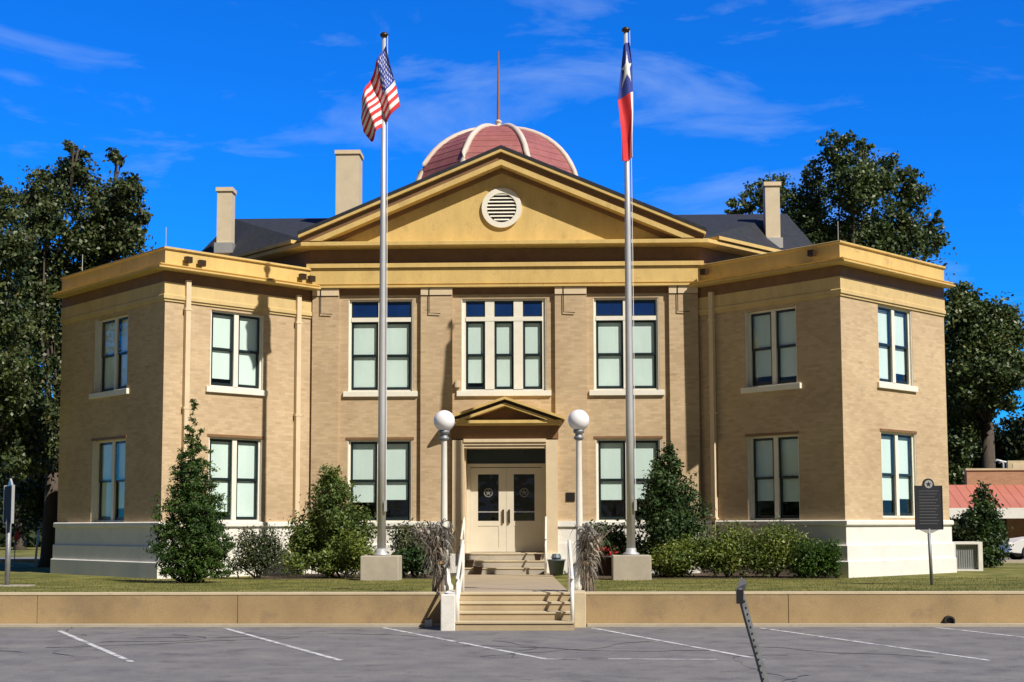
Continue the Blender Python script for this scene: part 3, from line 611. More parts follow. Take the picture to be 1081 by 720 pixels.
flag('national_flag', G1, 130, 78, us, lambda u, v: .16*math.sin(u*13+v*2.2)*(.25+u)-.05*math.sin(v*9+u*4), 'red and white striped flag with a starred blue canton, hanging limp on its pole', 0)
G2 = gp([[(665, 46), (663, 47), (661, 48), (659, 50)], [(668, 70), (665, 72), (660, 74), (656, 78)], [(669, 98), (666, 100), (659, 104), (653, 107)],
         [(669, 120), (667, 120), (660, 124), (655, 128)], [(668, 145), (666, 146), (661, 150), (657, 152)], [(668, 168), (665, 170), (661, 172), (657, 172)]])
ST = star(0, 0, 1)
def tx(u, v):
    if u < .40:
        x, y = (v-.50)/.5, (u-.21)/.13
        return 1 if in_poly(x, -y, ST) else 2
    return 1 if v < .3 else 0
flag('state_flag', G2, 110, 60, tx, lambda u, v: .045*math.sin(v*7+u*5)-.02*math.sin(u*12), 'blue, white and red flag with one white star, hanging narrow on its pole', 0)

# ------------------------------------------------------------------ lamp posts and corn stalks
def lamp(x, y, label):
    z0 = lawn_z(y); r = empty('lamp_post', (x, y, z0), label, 'lamp post', 'globe lamp posts at the front steps')
    MB().lathe([(.17, z0-.03), (.17, z0+.12), (.13, z0+.18), (.10, z0+.45), (.075, z0+.5), (.066, z0+.6), (.052, 3.28), (.06, 3.30)], (x, y), 16).build('post', M['wpole'], r, True)
    MB().lathe([(.055, 3.29), (.09, 3.32), (.09, 3.35), (.065, 3.37), (.065, 3.41), (.10, 3.43), (.10, 3.48)], (x, y), 18).build('collar', M['galv'], r, True)
    MB().sphere((x, y, 3.655), .195, 28, 18).build('globe', M['globe'], r, True)
lamp(-.64, -13.3, 'cream lamp post with a white globe, left of the front steps')
lamp(1.81, -13.3, 'cream lamp post with a white globe, right of the front steps')
def corn(x, y, sd, top, spread, side, label):
    rr = random.Random(sd); z0 = lawn_z(y); r = empty('corn_stalk_bundle', (x, y, z0), label, 'corn stalks', 'dried corn stalk bundles on the lamp posts')
    sk = MB(); lf = MB()
    for k in range(44):
        a = rr.uniform(0, 2*PI); r0 = rr.uniform(.04, .13); r1 = rr.uniform(.02, .09); r2 = rr.uniform(.08, spread); h = rr.uniform(.75, 1)*top
        c, s = math.cos(a), math.sin(a); P = [(x+r0*c, y+r0*s, z0), (x+r1*c, y+r1*s, z0+h*.42), (x+r2*c*.55+side*.05, y+r2*s*.55, z0+h*.8), (x+r2*c*1.1+side*.12, y+r2*s, z0+h)]
        sk.tube(P, [.014, .012, .01, .006], 5)
        for m in range(11):
            t = rr.uniform(.25, 1) ; i = 0 if t < .42 else (1 if t < .8 else 2); lo = (0, .42, .8)[i]; hi_ = (.42, .8, 1.)[i]; f = (t-lo)/(hi_-lo)
            p = np.array(P[i])*(1-f)+np.array(P[i+1])*f; b = rr.uniform(0, 2*PI); L_ = rr.uniform(.2, .48)*(1 if t > .4 else .5); w = rr.uniform(.012, .026)
            d = np.array([math.cos(b), math.sin(b), 0]); n_ = np.array([-d[1], d[0], 0]); prev = None; up = rr.uniform(.2, 1.4)
            k0 = len(lf.v)
            for q_ in range(6):
                s_ = q_/5; c_ = p+d*L_*.55*s_+np.array([0, 0, L_*(up*s_-1.25*s_*s_)]); ww = w*(1-s_**2)+.002; tw = n_*math.cos(s_*2)+np.array([0, 0, 1])*math.sin(s_*2)*.7
                lf.v += [tuple(c_-tw*ww), tuple(c_+tw*ww)]
                if q_: lf.f.append((k0+2*q_-2, k0+2*q_-1, k0+2*q_+1, k0+2*q_))
    sk.build('stalks', M['straw2'], r); lf.build('leaves', M['straw1'], r, flip=False)
    MB().lathe([(.09, z0+top*.40), (.115, z0+top*.41), (.115, z0+top*.44), (.09, z0+top*.45)], (x, y), 14).build('twine', M['twine'], r)
corn(-.72, -13.42, 1, 1.28, .38, -1, 'dried corn stalks tied round the left lamp post beside the white stair wall')
corn(1.95, -13.42, 5, 1.25, .36, .6, 'dried corn stalks tied round the right lamp post behind the tan stair wall')

# ------------------------------------------------------------------ small things
r = empty('historical_marker', (9.18, -9.2, lawn_z(-9.2)), 'dark upright marker plaque on a slim grey post, right end of the lawn', 'marker'); F = Fr((9.2, -9.2), (1, .06), (.06, -1)); zc = 1.66
MB().prism([(-.275, zc), (.275, zc), (.275, zc+.90), (.13, zc+.90)]+[(.12*math.cos(t), zc+.93+.12*math.sin(t)) for t in [PI*i/10 for i in range(11)]]+[(-.13, zc+.90), (-.275, zc+.90)], -.02, .02, F).build('plate', M['marker'], r)
mb = MB(); mb.box(-.285, .285, -.03, .03, zc-.02, zc+.005, F); mb.box(-.29, -.27, -.028, .028, zc, zc+.90, F).box(.27, .29, -.028, .028, zc, zc+.90, F); mb.build('plate_rim', M['marker'], r)
mm = MB(); mm.prism([(.085*math.cos(2*PI*j/20), zc+.93+.085*math.sin(2*PI*j/20)) for j in range(20)], .02, .028, F); me_ = mm.build('medallion', M['silver'], r); MB().prism(star(0, zc+.93, .06), .028, .034, F).build('medallion_star', M['marker'], me_)
mb = MB()
for k in range(12): mb.box(-.21, .21-(k*37 % 5)*.02, .02, .024, zc+.78-k*.062, zc+.795-k*.062, F)
mb.build('raised_inscription', M['silver'] if 0 else mat('worn_letters', (.10, .10, .11), .5), r)
MB().tube([(9.22, -9.2, .4), (9.19, -9.2, zc)], .035, 12).build('post', M['galv'], r, True); MB().prism([(-.2, zc-.02), (.2, zc-.02), (.05, zc-.09), (-.05, zc-.09)], -.03, .03, F).build('bracket', M['silver'], r)
# left sign
x, y, _ = at(7.5, 600, -9.2); r = empty('street_sign', (x, y, lawn_z(y)), 'dark sign plate with a pale edge on a thick grey post, far left', 'sign'); F = Fr((x, y), (.62, -.78), (-.78, -.62))
MB().tube([(x, y, .3), (x, y, 1.92)], .055, 14).build('post', M['galv'], r, True); MB().box(-.30, .22, -.02, .02, 1.84, 2.62, F).build('plate', M['marker'], r)
MB().box(.22, .25, -.03, .03, 1.82, 2.64, F).box(-.33, -.30, -.03, .03, 1.82, 2.64, F).build('edge_trim', M['silver'], r); MB().prism([(-.1, 2.62), (.2, 2.62), (.05, 2.78)], -.02, .02, F).build('crest', M['silver'], r)
structure(MB().bx(x-2.5, x+.55, y-.25, y+.15, .3, lawn_z(y-.2)+.025).build('pavement', M['concrete']))
# leaning pole and red marker at the left
x, y, z = at(37, 584, 10); x2, _, z2 = at(41.5, 547, 10)
r = empty('leaning_pole', (x, y, .42), 'thin white pole leaning to the right on the grass before the street', 'pole'); MB().tube([(x, y, .4), (x2, y, z2)], [.04, .035], 10).build('shaft', M['wpole'], r, True); MB().tube([(x2, y, z2), (x2+.05, y, z2+.3)], .012, 6).build('wire', M['galv'], r)
x, y, z = at(15, 590, 9); r = empty('utility_marker', (x, y, .42), 'small red flag marker on a thin stake in the grass by the left sign', 'marker'); MB().tube([(x, y, .4), (x, y, 1.75)], .015, 6).build('stake', M['galv'], r); MB().add([(x, y, 1.75), (x+.16, y, 1.68), (x+.2, y, 1.45), (x+.06, y, 1.25), (x-.06, y, 1.3), (x, y+.02, 1.75), (x+.16, y+.02, 1.68), (x+.2, y+.02, 1.45), (x+.06, y+.02, 1.25), (x-.06, y+.02, 1.3)], [(0, 1, 2, 3, 4), (9, 8, 7, 6, 5), (0, 5, 6, 1), (1, 6, 7, 2), (2, 7, 8, 3), (3, 8, 9, 4), (4, 9, 5, 0)]).build('pennant', M['redmark'], r)
# bent post in the foreground
p0, p1 = np.array([3.24, -26., -.02]), np.array([2.965, -26., 1.20])
r = empty('bent_sign_post', (3.24, -26, 0), 'bent rusty steel sign post without a sign, leaning left in the parking lot', 'sign post')
def uch(P, w=.033, dp=.024, t=.005):
    mb = MB(); prof_ = [(-w, 0), (-w+.012, 0), (-.016, dp), (.016, dp), (w-.012, 0), (w, 0), (w, -t), (w-.014, -t), (.018, dp-t), (-.018, dp-t), (-w+.014, -t), (-w, -t)]
    n = len(prof_)
    for i, p in enumerate(P):
        for a, d in prof_: mb.v.append((p[0]+a*(1-.1*i/len(P)), p[1]-d, p[2]+a*.2))
    for i in range(len(P)-1):
        for j in range(n): mb.f.append((i*n+j, i*n+(j+1) % n, (i+1)*n+(j+1) % n, (i+1)*n+j))
    mb.f.append(tuple(range(n-1, -1, -1))); e_ = (len(P)-1)*n; mb.f.append(tuple(e_+j for j in range(n))); return mb
P = [p0+(p1-p0)*t+np.array([.012*math.sin(t*5), 0, 0]) for t in [i/10 for i in range(11)]]
uch(P).build('channel', M['galv'], r)
mb = MB(); 
for i in range(1, 22): c = p0+(p1-p0)*i/22; mb.box(c[0]-.006, c[0]+.006, -c[1]+.024, -c[1]+.0285, c[2]-.008, c[2]+.008)
mb.build('punched_holes', M['black'], r)
mb = MB(); t_ = p1; mb.add([(t_[0]-.04, -26.0, t_[2]), (t_[0]+.0, -26.03, t_[2]+.10), (t_[0]+.05, -26.05, t_[2]+.05), (t_[0]+.03, -26.0, t_[2]-.02), (t_[0]-.04, -25.99, t_[2]), (t_[0]+.0, -26.02, t_[2]+.10), (t_[0]+.05, -26.04, t_[2]+.05), (t_[0]+.03, -25.99, t_[2]-.02)], [(0, 1, 2, 3), (7, 6, 5, 4), (0, 4, 5, 1), (1, 5, 6, 2), (2, 6, 7, 3), (3, 7, 4, 0)])
mb.build('torn_metal', M['silver'], r); MB().bx(t_[0]-.045, t_[0]+.012, -26.06, -26.0, t_[2]-.13, t_[2]-.01).build('broken_bracket', M['black'], r)
# drain pipe in the wall, utility box at the steps
r = empty('drain_pipe', (8.17, -14.05, .1), 'round black drain pipe mouth at the foot of the right retaining wall', 'drain pipe')
mb = MB(); k = 20; ring(mb, (8.17, .085), .065, .09, 13.9, 14.10, 20); mb.build('pipe', M['rubber'], r); MB().prism([(8.17+.075*math.cos(2*PI*j/20), .085+.075*math.sin(2*PI*j/20)) for j in range(20)], 13.99, 14.03).build('pipe_mouth', M['black'], r)
r = empty('utility_box', (-.82, -14.3, 0), 'small pale metal box on the asphalt left of the front steps', 'box')
bevel(MB().bx(-.88, -.76, -14.36, -14.24, 0, .14).build('box_body', M['silver'], r), .008); MB().bx(-.90, -.80, -14.37, -14.23, .14, .16).build('lid', M['black'], r); 
# pots and bucket at the door
def pot(x, y, z, s, m, label, fl=None):
    r = empty('flower_pot', (x, y, z), label, 'flower pot', 'pots by the door'); MB().lathe([(s*.7, z), (s, z+s*1.6), (s*1.08, z+s*1.6), (s*1.08, z+s*1.8), (s*.92, z+s*1.8), (s*.9, z+s*1.6)], (x, y), 16).build('pot', m, r, True)
    return r
def leafcloud(name, blobs, n, size, m, parent=None, sd=0, clus=14, spread=.16, asp=1.6, shell=.55, droop=0., up=.3):
    """many leaf faces in clusters spread through lumpy volumes (blobs: x y z rx ry rz weight)"""
    g = np.random.default_rng(sd); B = np.array([b if len(b) == 7 else (*b, 1.) for b in blobs], float)
    w = (B[:, 3]*B[:, 4]*B[:, 5])**.75*B[:, 6]; w /= w.sum(); nc = max(4, n//clus)
    bi = g.choice(len(B), nc, p=w); d = g.normal(size=(nc, 3)); d /= np.linalg.norm(d, axis=1)[:, None]
    ph = g.uniform(0, 6, 6); lump = 1+.16*np.sin(d[:, 0]*5+ph[0]+bi)+.13*np.sin(d[:, 1]*6+ph[1]+bi*2)+.13*np.sin(d[:, 2]*7+ph[2]+bi*3)
    rad = (shell+(1-shell)*g.random(nc)**.6)*lump
    cc = B[bi, :3]+d*rad[:, None]*B[bi, 3:6]
    sc = np.minimum(B[bi, 3], B[bi, 5])
    k = g.integers(int(clus*.5), int(clus*1.5)+1, nc); idx = np.repeat(np.arange(nc), k)
    p = cc[idx]+g.normal(size=(len(idx), 3))*(spread*np.maximum(.35, sc[idx])[:, None])*np.array([1, 1, .75])
    p[:, 2] -= droop*np.abs(g.normal(size=len(idx)))
    N_ = len(p); nr = g.normal(size=(N_, 3))+d[idx]*.7+np.array([0, 0, up]); nr /= np.linalg.norm(nr, axis=1)[:, None]
    t = np.cross(nr, g.normal(size=(N_, 3))); t /= np.linalg.norm(t, axis=1)[:, None]; b = np.cross(nr, t)
    L_ = size*g.uniform(.6, 1.35, N_)[:, None]; Wd = L_/asp
    v = np.stack([p-t*L_*.5, p+b*Wd*.5+nr*L_*.06, p+t*L_*.5, p-b*Wd*.5+nr*L_*.06], 1).reshape(-1, 3)
    me = bpy.data.meshes.new(name); me.vertices.add(len(v)); me.vertices.foreach_set('co', v.astype(np.float32).ravel())
    me.loops.add(4*N_); me.loops.foreach_set('vertex_index', np.arange(4*N_, dtype=np.int32)); me.polygons.add(N_); me.polygons.foreach_set('loop_start', np.arange(0, 4*N_, 4, dtype=np.int32)); me.update(calc_edges=True); me.validate()
    me.materials.append(m); o = bpy.data.objects.new(name, me); col.objects.link(o)
    if parent: o.parent = parent; o.matrix_parent_inverse = parent.matrix_basis.inverted()
    return o
pot(-.93, -1.02, .617, .12, M['clay'], 'small dark pot on the second door step'); pot(-.68, -1.36, lawn_z(-1.3)+.02, .13, M['clay'], 'small dark pot at the foot of the door steps'); pot(.92, -.82, .804, .10, M['clay'], 'small dark pot at the right end of the top door step')
r = pot(2.75, -2.0, .42, .30, M['clay'], 'large dark pot with red flowers, right of the right corn stalks')
leafcloud('foliage', [(2.75, -2.0, 1.15, .32, .3, .22)], 500, .09, L_DRK, r, 3); leafcloud('flowers', [(2.72, -2.2, 1.08, .26, .12, .10)], 160, .07, M['flower'], r, 4)
r = empty('grey_bucket', (1.5, -1.55, .44), 'blue grey tub standing right of the door steps', 'tub'); MB().lathe([(.17, .44), (.23, .82), (.25, .82), (.25, .85), (.22, .85), (.2, .80)], (1.42, -1.7), 18).build('tub', M['bluebox'], r, True); MB().lathe([(.1, .84), (.14, .90), (.10, 1.0), (.05, .94)], (1.42, -1.7), 12).build('bundle', M['bluebox'], r)
# AC enclosure at the right
r = empty('air_conditioner', (13.3, 1.6, .42), 'grey cooling unit in a low white housing beside the right wing', 'air conditioner')
MB().bx(12.62, 12.86, 1.5, 2.3, .3, 1.25).bx(13.50, 13.62, 1.5, 2.3, .3, 1.25).bx(12.86, 13.50, 1.5, 2.3, 1.18, 1.25).bx(12.86, 13.50, 1.5, 2.3, .3, .46).build('housing', M['base'], r)
MB().bx(12.88, 13.48, 1.62, 2.2, .46, 1.17).build('unit', M['ac'], r); mb = MB()
for k in range(9): mb.bx(12.9+k*.064, 12.925+k*.064, 1.605, 1.62, .5, 1.13)
mb.build('grille', M['galv'], r)

# ------------------------------------------------------------------ plants
def plant(name, label, cat, group, px, py, Y, m, blobs, n, size, sd, stem=None, **kw):
    """blobs in photo pixels (x, y, rx, ry) at depth Y"""
    k = ppm(Y); x, y, z = at(px, py, Y); zb_ = lawn_z(Y)
    r = empty(name, (x, Y, zb_), label, cat, group); B = []
    for b in blobs: c = at(b[0], b[1], Y+(b[4] if len(b) > 4 else 0)); B.append((c[0], c[1], c[2], b[2]/k, .8*b[2]/k, b[3]/k))
    leafcloud('foliage', B, n, size, m, r, sd, **kw)
    mb = MB(); rr = random.Random(sd); c = B[0]
    for b in B[:8]:
        mb.tube([(x+rr.uniform(-.05, .05), Y, zb_-.05), ((x+b[0])/2, (Y+b[1])/2, (zb_+b[2])/2), (b[0], b[1], b[2])], [.035, .025, .01], 6)
    mb.build('stem', M['bark'], r); return r
con = [(203, 602, 32, 12), (203, 590, 39, 22), (203, 572, 42, 24), (203, 550, 38, 26), (203, 528, 31, 26), (203, 504, 24, 24), (203, 482, 16, 22), (203, 462, 9, 16), (203, 442, 4, 14), (205, 428, 2.5, 12)]
plant('conifer', 'tall cone shaped evergreen in front of the left wing corner', 'evergreen', None, 202, 615, -6.9, L_CON, con, 38000, .085, 11, clus=22, spread=.09, asp=3.0, shell=.45, up=.1)
pyr = [(349, 585, 42, 20), (349, 563, 40, 24), (350, 540, 30, 24), (349, 518, 20, 20), (347, 502, 10, 12), (325, 575, 22, 22), (375, 560, 20, 24)]
plant('shrub', 'large pointed olive shrub under the first window left of the left flagpole', 'shrub', 'shrubs along the building', 349, 605, -2.4, L_OLV, pyr, 21000, .10, 12, clus=18, spread=.2, asp=2.2, shell=.3)
plant('shrub', 'low bright green shrub at the foot of the large pointed shrub', 'shrub', 'shrubs along the building', 362, 605, -3.4, L_YEL, [(345, 592, 20, 14), (370, 584, 25, 20), (388, 592, 12, 14), (310, 595, 14, 10)], 5000, .10, 13, clus=10, spread=.22, asp=2.5, shell=.2)
plant('shrub', 'dark twiggy shrub between the cone evergreen and the large pointed shrub', 'shrub', 'shrubs along the building', 272, 605, -3.6, L_TWG, [(272, 588, 24, 18), (262, 572, 14, 15), (284, 572, 15, 16), (250, 595, 10, 10)], 5200, .085, 14, clus=10, spread=.3, asp=2.5, shell=.2)
plant('shrub', 'loose grey green shrub between the left flagpole and the left corn stalks', 'shrub', 'shrubs along the building', 438, 603, -2.6, L_TWG, [(438, 575, 26, 18), (425, 566, 14, 14), (455, 566, 14, 14)], 3600, .10, 15, clus=9, spread=.3, asp=2.5, shell=.2)
plant('shrub', 'dark rounded shrub below the loose shrub right of the left flagpole', 'shrub', 'shrubs along the building', 440, 604, -3.2, L_DRK, [(442, 590, 22, 14), (425, 592, 12, 12)], 3400, .09, 16, clus=12, spread=.2, shell=.25)
pyr2 = [(706, 585, 40, 20), (708, 562, 38, 24), (706, 538, 32, 24), (705, 514, 24, 22), (704, 494, 14, 16), (706, 478, 5, 12)]
plant('shrub', 'dark pointed holly shrub beside the right flagpole', 'shrub', 'shrubs along the building', 707, 605, -2.4, L_DRK, pyr2, 21000, .095, 17, clus=18, spread=.18, asp=1.8, shell=.35)
plant('shrub', 'green leafy shrub between the right corn stalks and the right flagpole', 'shrub', 'shrubs along the building', 645, 602, -1.4, L_DRK, [(645, 575, 20, 20), (632, 565, 12, 12), (668, 585, 14, 16)], 4200, .10, 18, clus=12, spread=.22, shell=.25)
for k, (bl, lab) in enumerate([([(712, 590, 26, 16), (695, 594, 14, 12), (735, 586, 20, 16)], 'low flowering shrub in front of the dark pointed holly'),
                               ([(768, 580, 28, 24), (755, 590, 20, 16), (785, 585, 20, 20)], 'speckled yellow green shrub right of the dark pointed holly'),
                               ([(818, 578, 26, 24), (805, 590, 20, 16), (838, 583, 16, 20)], 'speckled yellow green shrub left of the clipped hedge')]):
    plant('shrub', lab, 'shrub', 'shrubs along the building', bl[0][0], 606, -3.3-.1*k, L_YEL, bl, 8500, .09, 20+k, clus=9, spread=.25, asp=2.6, shell=.2)
r = empty('hedge', (7.9, -3.6, .42), 'clipped green box hedge below the right wing corner', 'hedge', None)
X0, _, Z1 = at(838, 571, -3.7); X1 = at(885, 571, -3.7)[0]; g = []
for i in range(5):
    for j in range(3): g.append((X0+(X1-X0)*(i+.5)/5, -3.9+.35*j, .42+(Z1-.42)*.5, .16, .2, (Z1-.42)*.48))
leafcloud('foliage', g, 11000, .055, L_BOX, r, 30, clus=10, spread=.08, shell=.5); mb = MB()
for i in range(5): mb.tube([(X0+(X1-X0)*(i+.5)/5, -3.6, .35), (X0+(X1-X0)*(i+.5)/5, -3.6, 1.0)], [.03, .01], 6)
mb.build('stem', M['bark'], r)
cn = [(1039, 585, 18, 16), (1039, 565, 19, 20), (1038, 545, 16, 18), (1037, 528, 10, 14), (1037, 517, 4, 6)]
plant('conifer', 'broad dark evergreen right of the white cooling unit housing', 'evergreen', None, 1039, 600, 4.5, L_DRK, cn, 7000, .13, 33, clus=14, spread=.18, asp=2.2, shell=.35)
plant('shrub', 'low dark shrub at the far right behind the broad evergreen', 'shrub', None, 1012, 596, 6.5, L_FAR, [(1010, 565, 16, 18), (1000, 570, 10, 18)], 2500, .14, 34)
# planting beds
structure(MB().bx(-6.3, -1.3, -3.9, -.2, .3, .432).build('planting_bed_ground', M['soil'])); structure(MB().bx(1.9, 8.4, -4.2, -.2, .3, .432).build('planting_bed_ground', M['soil']))

# ------------------------------------------------------------------ trees
def tree(label, px, base, Y, rad, blobs, n, size, m, sd, group='trees round the courthouse', lean=0, fk=.5, **kw):
    k = ppm(Y); X = at(px, base, Y)[0]; zb_ = .42; rr = random.Random(sd)
    r = empty('tree', (X, Y, zb_), label, 'tree', group); B = []
    for b in blobs: c = at(b[0], b[1], Y); dy = b[4] if len(b) > 4 else rr.uniform(-1.5, 1.5); B.append((c[0], Y+dy, c[2], b[2]/k, max(.8*b[2]/k, .8), b[3]/k, b[5] if len(b) > 5 else 1.))
    leafcloud('crown', B, n, size, m, r, sd, **kw)
    mb = MB(); top = sorted(B, key=lambda b: -b[3]*b[5])[0]; fork = np.array([X+lean*.4, Y, zb_+fk*(top[2]-zb_)])
    mb.tube([(X, Y, zb_-.2), (X, Y, zb_+.3), (X+lean*.2, Y, zb_+.19*(top[2]-zb_)), tuple(fork)], [rad*1.5, rad*1.05, rad*.9, rad*.75], 12)
    for b in B:
        e_ = np.array(b[:3])
        if e_[2] < fork[2]+.6: continue
        mid = fork*.5+e_*.5+np.array([rr.uniform(-.4, .4), rr.uniform(-.4, .4), rr.uniform(-.2, .5)])
        mb.tube([tuple(fork-np.array([0, 0, .2])), tuple(mid), tuple(e_)], [rad*.34*min(1, b[3]/1.4), rad*.2*min(1, b[3]/1.4), rad*.05], 7)
        for q_ in range(5):
            d = np.array([rr.gauss(0, 1), rr.gauss(0, 1), rr.gauss(.3, .7)]); d /= np.linalg.norm(d); mb.tube([tuple(e_*.7+mid*.3), tuple(e_+d*np.array(b[3:6])*.35+.05), tuple(e_+d*np.array(b[3:6])*.65)], [rad*.1, rad*.06, .01], 5)
    mb.build('trunk', M['bark'], r, True); return r
tree('large dark tree behind the left wing', 54, 600, 7, .36, [(30, 330, 40, 40), (20, 400, 40, 50), (40, 460, 34, 40), (30, 520, 36, 34), (52, 200, 28, 26), (78, 176, 20, 18), (112, 215, 26, 30), (140, 204, 14, 18), (100, 250, 46, 28), (40, 285, 34, 36), (85, 300, 40, 34), (26, 215, 14, 20), (40, 350, 26, 30), (136, 250, 18, 24), (38, 420, 24, 34), (50, 480, 20, 24), (124, 168, 5, 9, 0, .5), (80, 158, 8, 6, 0, .6), (110, 400, 50, 60), (60, 240, 26, 20), (148, 226, 8, 12, 0, .6), (56, 390, 10, 22)],
     80000, .15, L_OAK, 41, clus=24, spread=.20, shell=.38)
tree('tree with a hanging crown at the left edge of the lawn', -22, 610, 2, .3, [(0, 210, 16, 24), (-20, 280, 50, 50), (5, 330, 30, 45), (12, 400, 30, 45), (-30, 380, 50, 60), (18, 455, 22, 36), (-5, 470, 30, 36), (30, 270, 20, 30), (28, 490, 16, 16)], 30000, .15, L_OAK, 42, clus=22, spread=.20, shell=.35)
tree('tall rounded tree behind the roof on the right', 905, 590, 22, .42, [(895, 205, 34, 28), (932, 182, 28, 22), (962, 190, 10, 14, 0, .5), (880, 172, 18, 20), (955, 215, 24, 28), (850, 218, 26, 26), (815, 205, 24, 22, 0, .7), (785, 212, 22, 14, 0, .45), (775, 225, 14, 8, 0, .3), (905, 250, 55, 32), (955, 252, 30, 24), (988, 252, 14, 16, 0, .7), (985, 235, 8, 14, 0, .4), (850, 255, 40, 26), (860, 190, 16, 20, 0, .6), (912, 156, 10, 10, 0, .5), (900, 330, 70, 60)],
     56000, .18, L_PEC, 43, clus=24, spread=.16, shell=.42)
tree('broad green tree between the right wing and the red roofed shop', 1047, 596, 30, .38, [(1005, 460, 20, 40), (1000, 510, 16, 30), (1030, 440, 22, 30), (1020, 345, 28, 32), (1050, 360, 24, 34), (1005, 325, 16, 22), (1035, 395, 34, 32), (1058, 395, 16, 24), (1008, 400, 20, 36), (1068, 350, 9, 18, 0, .6), (1012, 440, 18, 22, 0, .5), (1060, 425, 10, 12, 0, .5), (985, 370, 18, 50), (1003, 480, 14, 26, 0, .6)],
     52000, .22, L_PEC, 44, fk=.72, clus=22, spread=.19, shell=.35)
tree('dark tree behind the red roofed shop', 1050, 590, 46, .35, [(1045, 478, 26, 26), (1022, 490, 20, 26), (1062, 500, 22, 24), (1010, 510, 18, 26)], 9000, .30, L_FAR, 45, group='distant trees', clus=16, spread=.22, shell=.35)
tree('dark tree at the right edge behind the red roofed shop', 1092, 590, 42, .35, [(1082, 458, 14, 20), (1095, 470, 26, 34), (1078, 480, 12, 18), (1100, 510, 30, 40)], 7000, .30, L_FAR, 46, group='distant trees', clus=16, spread=.22, shell=.35)
tree('slim dark tree across the street on the left', 20, 590, 40, .3, [(20, 500, 26, 50), (0, 470, 30, 50), (45, 520, 20, 36)], 9000, .30, L_FAR, 47, group='distant trees', clus=16, spread=.22, shell=.35)
B = []; rr = random.Random(9)
for k in range(46): x = rr.uniform(-62, -14); B.append((x, rr.uniform(62, 74), rr.uniform(1.2, 5.5), rr.uniform(2, 4), 2.5, rr.uniform(2.0, 4.0)))
for k in range(26): x = rr.uniform(-52, -17); B.append((x, rr.uniform(50, 56), rr.uniform(1.2, 4.5), rr.uniform(2, 3), 2., rr.uniform(1.6, 2.8)))
for k in range(30): x = rr.uniform(14, 60); B.append((x, rr.uniform(62, 74), rr.uniform(1.2, 4.0), rr.uniform(2, 4), 2.5, rr.uniform(1.8, 3.2)))
tag(leafcloud('far_wood', B, 60000, .55, L_FAR, None, 50, clus=20, spread=.2, shell=.4), 'dark line of far woods beyond the street', 'woods', kind='stuff')
# grass blades on the lawn
g = np.random.default_rng(5); n = 42000; xs = g.uniform(-13, 15, n); ys_ = -13.6+10.5*g.random(n)**1.3; keep = ~((xs > -1.15) & (xs < 1.65)); xs, ys_ = xs[keep], ys_[keep]; n = len(xs)
z = np.array([lawn_z(y) for y in ys_])-.01; h = g.uniform(.02, .055, n); a = g.uniform(0, PI, n); w = .006; lx, ly = g.normal(0, .012, n), g.normal(0, .012, n)
v = np.stack([np.stack([xs-w*np.cos(a), ys_-w*np.sin(a), z], 1), np.stack([xs+w*np.cos(a), ys_+w*np.sin(a), z], 1), np.stack([xs+lx, ys_+ly, z+h], 1)], 1).reshape(-1, 3)
me = bpy.data.meshes.new('grass'); me.from_pydata(v.tolist(), [], np.arange(3*n).reshape(-1, 3).tolist()); me.materials.append(leaf_mat('grass_blade', (.075, .105, .02), (.20, .19, .055), (.34, .27, .12), .7, .3, .2))
o = bpy.data.objects.new('grass', me); col.objects.link(o); tag(o, 'short dry green grass on the lawn between wall and courthouse', 'grass', kind='stuff')

# ------------------------------------------------------------------ shop with the red roof, car
SY = 19.
r = empty('shop_building', (21, 22, .42), 'low tan brick shop with a sloping red metal canopy, far right', 'shop')
X0 = at(975, 540, SY)[0]; F = Fr((X0, SY), (1, 0), (0, -1)); LW = 13
wall('brick_wall', F, 0, LW, .3, 3.25, [(.6, 3.4, .9, 2.3), (4.2, 7.6, .9, 2.3), (8.4, 12, .9, 2.3)], M['tanwall'], .3, r)
MB().box(1.8, LW, -.3, .03, 3.25, 3.98, F).build('parapet_wall', M['tanwall'], r); MB().box(1.75, LW+.05, -.35, .08, 3.98, 4.06, F).build('coping', M['capc'], r)
MB().box(0, LW, -8, -.31, .3, 3.2, F).build('shop_body', M['interior'], r)
for a0, a1 in ((.6, 3.4), (4.2, 7.6), (8.4, 12)):
    w_ = MB().box(a0, a1, -.2, -.12, .9, 1.0, F).box(a0, a1, -.2, -.12, 2.2, 2.3, F).box((a0+a1)/2-.04, (a0+a1)/2+.04, -.2, -.12, 1.0, 2.2, F).build('shop_window', M['white'], r); MB().box(a0, a1, -.18, -.16, 1.0, 2.2, F).build('pane', M['glass_dark'], w_)
MB().prism([(0, 0), (1, 0)], 0, 0) if 0 else None
V = [F(-.3, .02, 3.38), F(LW+.3, .02, 3.38), F(LW+.3, 2.1, 2.42), F(-.3, 2.1, 2.42)]
MB().hexa([(x, y, z-.06) for x, y, z in V]+V).build('canopy_roof', M['redroof'], r)
mb = MB()
for k in range(34):
    a = -.3+k*.4; mb.hexa([F(a, .02, 3.38), F(a+.03, .02, 3.38), F(a+.03, 2.1, 2.42), F(a, 2.1, 2.42), F(a, .02, 3.395), F(a+.03, .02, 3.395), F(a+.03, 2.1, 2.435), F(a, 2.1, 2.435)])
mb.build('roof_seams', M['redroof'], r); MB().box(-.32, LW+.32, 2.08, 2.16, 1.98, 2.40, F).build('fascia', M['base'], r)
for a in (.2, 3.8, 7.4, 11): MB().box(a-.06, a+.06, 1.9, 2.02, .35, 2.0, F).build('post', M['wpole'], r)
x = at(1072, 498, SY+1)[0]; tag(empty('roof_sign', (x, SY+1, 3.2), 'pale sign box standing on the roof of the red canopied shop', 'sign'), None)
